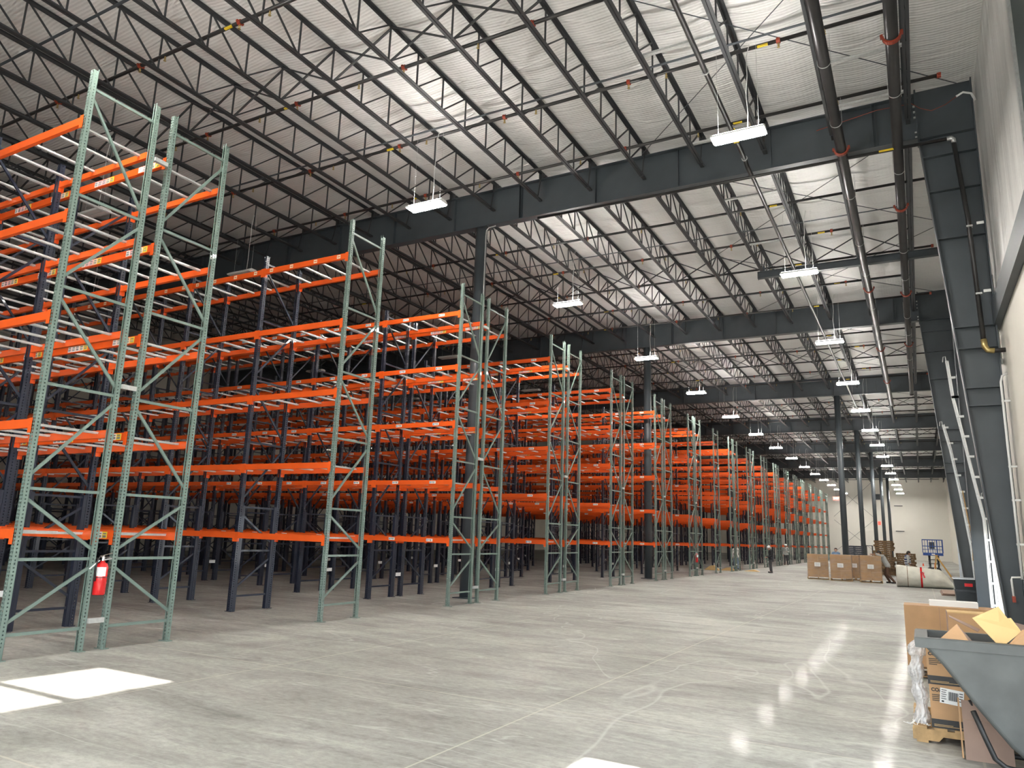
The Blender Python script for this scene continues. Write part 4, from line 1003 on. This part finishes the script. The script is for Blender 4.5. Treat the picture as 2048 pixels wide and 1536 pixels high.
person('person in white cap, black jacket and grey trousers standing alone by the racks', (-8.5, 50.2, 0), math.radians(115), standing(head=(0,.06,1.57), face=(0,1,.05), wrL=(-.16,.20,1.0), wrR=(.16,.20,1.0)), M['cloth_dark'], M['cloth_char'], M['skin'], M['hairg'], M['cloth_white'], sc=.99)
person('person in grey shirt and brown trousers leaning onto a wrapped load', (-1.58, 44.4, 0), math.radians(82),
       standing(pelvis=(0,.02,.92), neck=(0,.27,1.41), head=(0,.38,1.53), face=(0,1,-.5), shL=(-.18,.24,1.37), shR=(.18,.24,1.37), elL=(-.24,.47,1.48), elR=(.24,.47,1.48), wrL=(-.13,.68,1.465), wrR=(.13,.68,1.465),
                hipL=(-.09,.0,.88), hipR=(.09,.0,.88), knL=(-.13,.02,.47), knR=(.11,.18,.48), anL=(-.14,-.30,.085), anR=(.12,-.02,.085), toL=(-.15,-.16,.045), toR=(.13,.12,.045)),
       M['cloth_grey'], M['cloth_brown'], M['skind'], M['hair'], sleeves='short', sc=1.0)
person('person in navy vest with pale tape standing behind the white roll', (-.66, 46.2, 0), math.radians(-75), standing(head=(0,.07,1.57), face=(0,1,-.35), wrL=(-.18,.26,1.02), wrR=(.2,.12,.86)), M['cloth_grey'], M['cloth_navy'], M['skind'], M['hair'], None, M['cloth_navy'], sc=1.0, sleeves='short')
person('person in grey-blue top with only head and shoulders above the loads', (-4.62, 50.3, 0), math.radians(180), standing(), M['cloth_blue'], M['cloth_char'], M['skin'], M['hair'], sc=1.0)
person('person in white hard hat and pale top among the far rack ends', (-10.6, 70.5, 0), math.radians(-170), standing(wrL=(-.1,.3,1.1)), M['cloth_grey'], M['cloth_char'], M['skin'], M['hair'], M['cloth_white'], sc=1.06)
person('person in blue trousers half hidden behind a far green rack end', (-11.3, 53.2, 0), math.radians(20), standing(), M['cloth_white'], M['cloth_blue'], M['skin'], M['hair'], M['cloth_white'], sc=.98)

# ------------------------------------------------------------------ light
w = bpy.data.worlds.new('sky'); S.world = w; w.use_nodes = True
bg = w.node_tree.nodes['Background']; bg.inputs['Color'].default_value = (.80,.90,1,1); bg.inputs['Strength'].default_value = 7.5
sun = bpy.data.lights.new('sun', 'SUN'); sun.energy = 34; sun.angle = .009; sun.color = (1,.95,.88)
so = link('sun', sun); so.rotation_euler = Vector((-1, 0, -.66)).to_track_quat('-Z', 'Y').to_euler()
def portal(name, loc, direction, sx, sy):
    a = bpy.data.lights.new(name, 'AREA'); a.shape = 'RECTANGLE'; a.size = sx; a.size_y = sy; a.cycles.is_portal = True
    o = link(name, a, None, loc); o.rotation_euler = Vector(direction).to_track_quat('-Z', 'Z').to_euler(); return o
for x0, x1, z0, z1 in BACK: portal('sky_portal', ((x0+x1)/2, YBACK-.02, (z0+z1)/2), (0,1,0), x1-x0, z1-z0)
for y0, y1, z0, z1 in DOORS + WINS: portal('sky_portal', (XW1+.02, (y0+y1)/2, (z0+z1)/2), (-1,0,0), y1-y0, z1-z0)

# ------------------------------------------------------------------ camera
YAW, PIT, ROL, FPX = -5.08226772e-01, 2.04233770e-01, 3.37624865e-02, 1454.86
cy, sy, cp, sp = math.cos(YAW), math.sin(YAW), math.cos(PIT), math.sin(PIT)
f = Vector((sy*cp, cy*cp, sp)); r = Vector((cy, -sy, 0)); u = r.cross(f)
r2 = r*math.cos(ROL) + u*math.sin(ROL); u2 = -r*math.sin(ROL) + u*math.cos(ROL)
cam = bpy.data.cameras.new('camera'); cam.sensor_fit = 'HORIZONTAL'; cam.sensor_width = 36; cam.lens = FPX/2048*36; cam.clip_end = 500; cam.clip_start = .05
co = link('camera', cam); mw = Matrix((r2, u2, -f)).transposed().to_4x4(); mw.translation = (0, 0, 1.85); co.matrix_world = mw
S.camera = co
S.view_settings.view_transform = 'Standard'; S.view_settings.look = 'None'; S.view_settings.gamma = 1; S.view_settings.use_curve_mapping = False
S.view_settings.exposure = 0.34
S.cycles.max_bounces = 8; S.cycles.diffuse_bounces = 5; S.cycles.transparent_max_bounces = 12
S.cycles.use_denoising = True
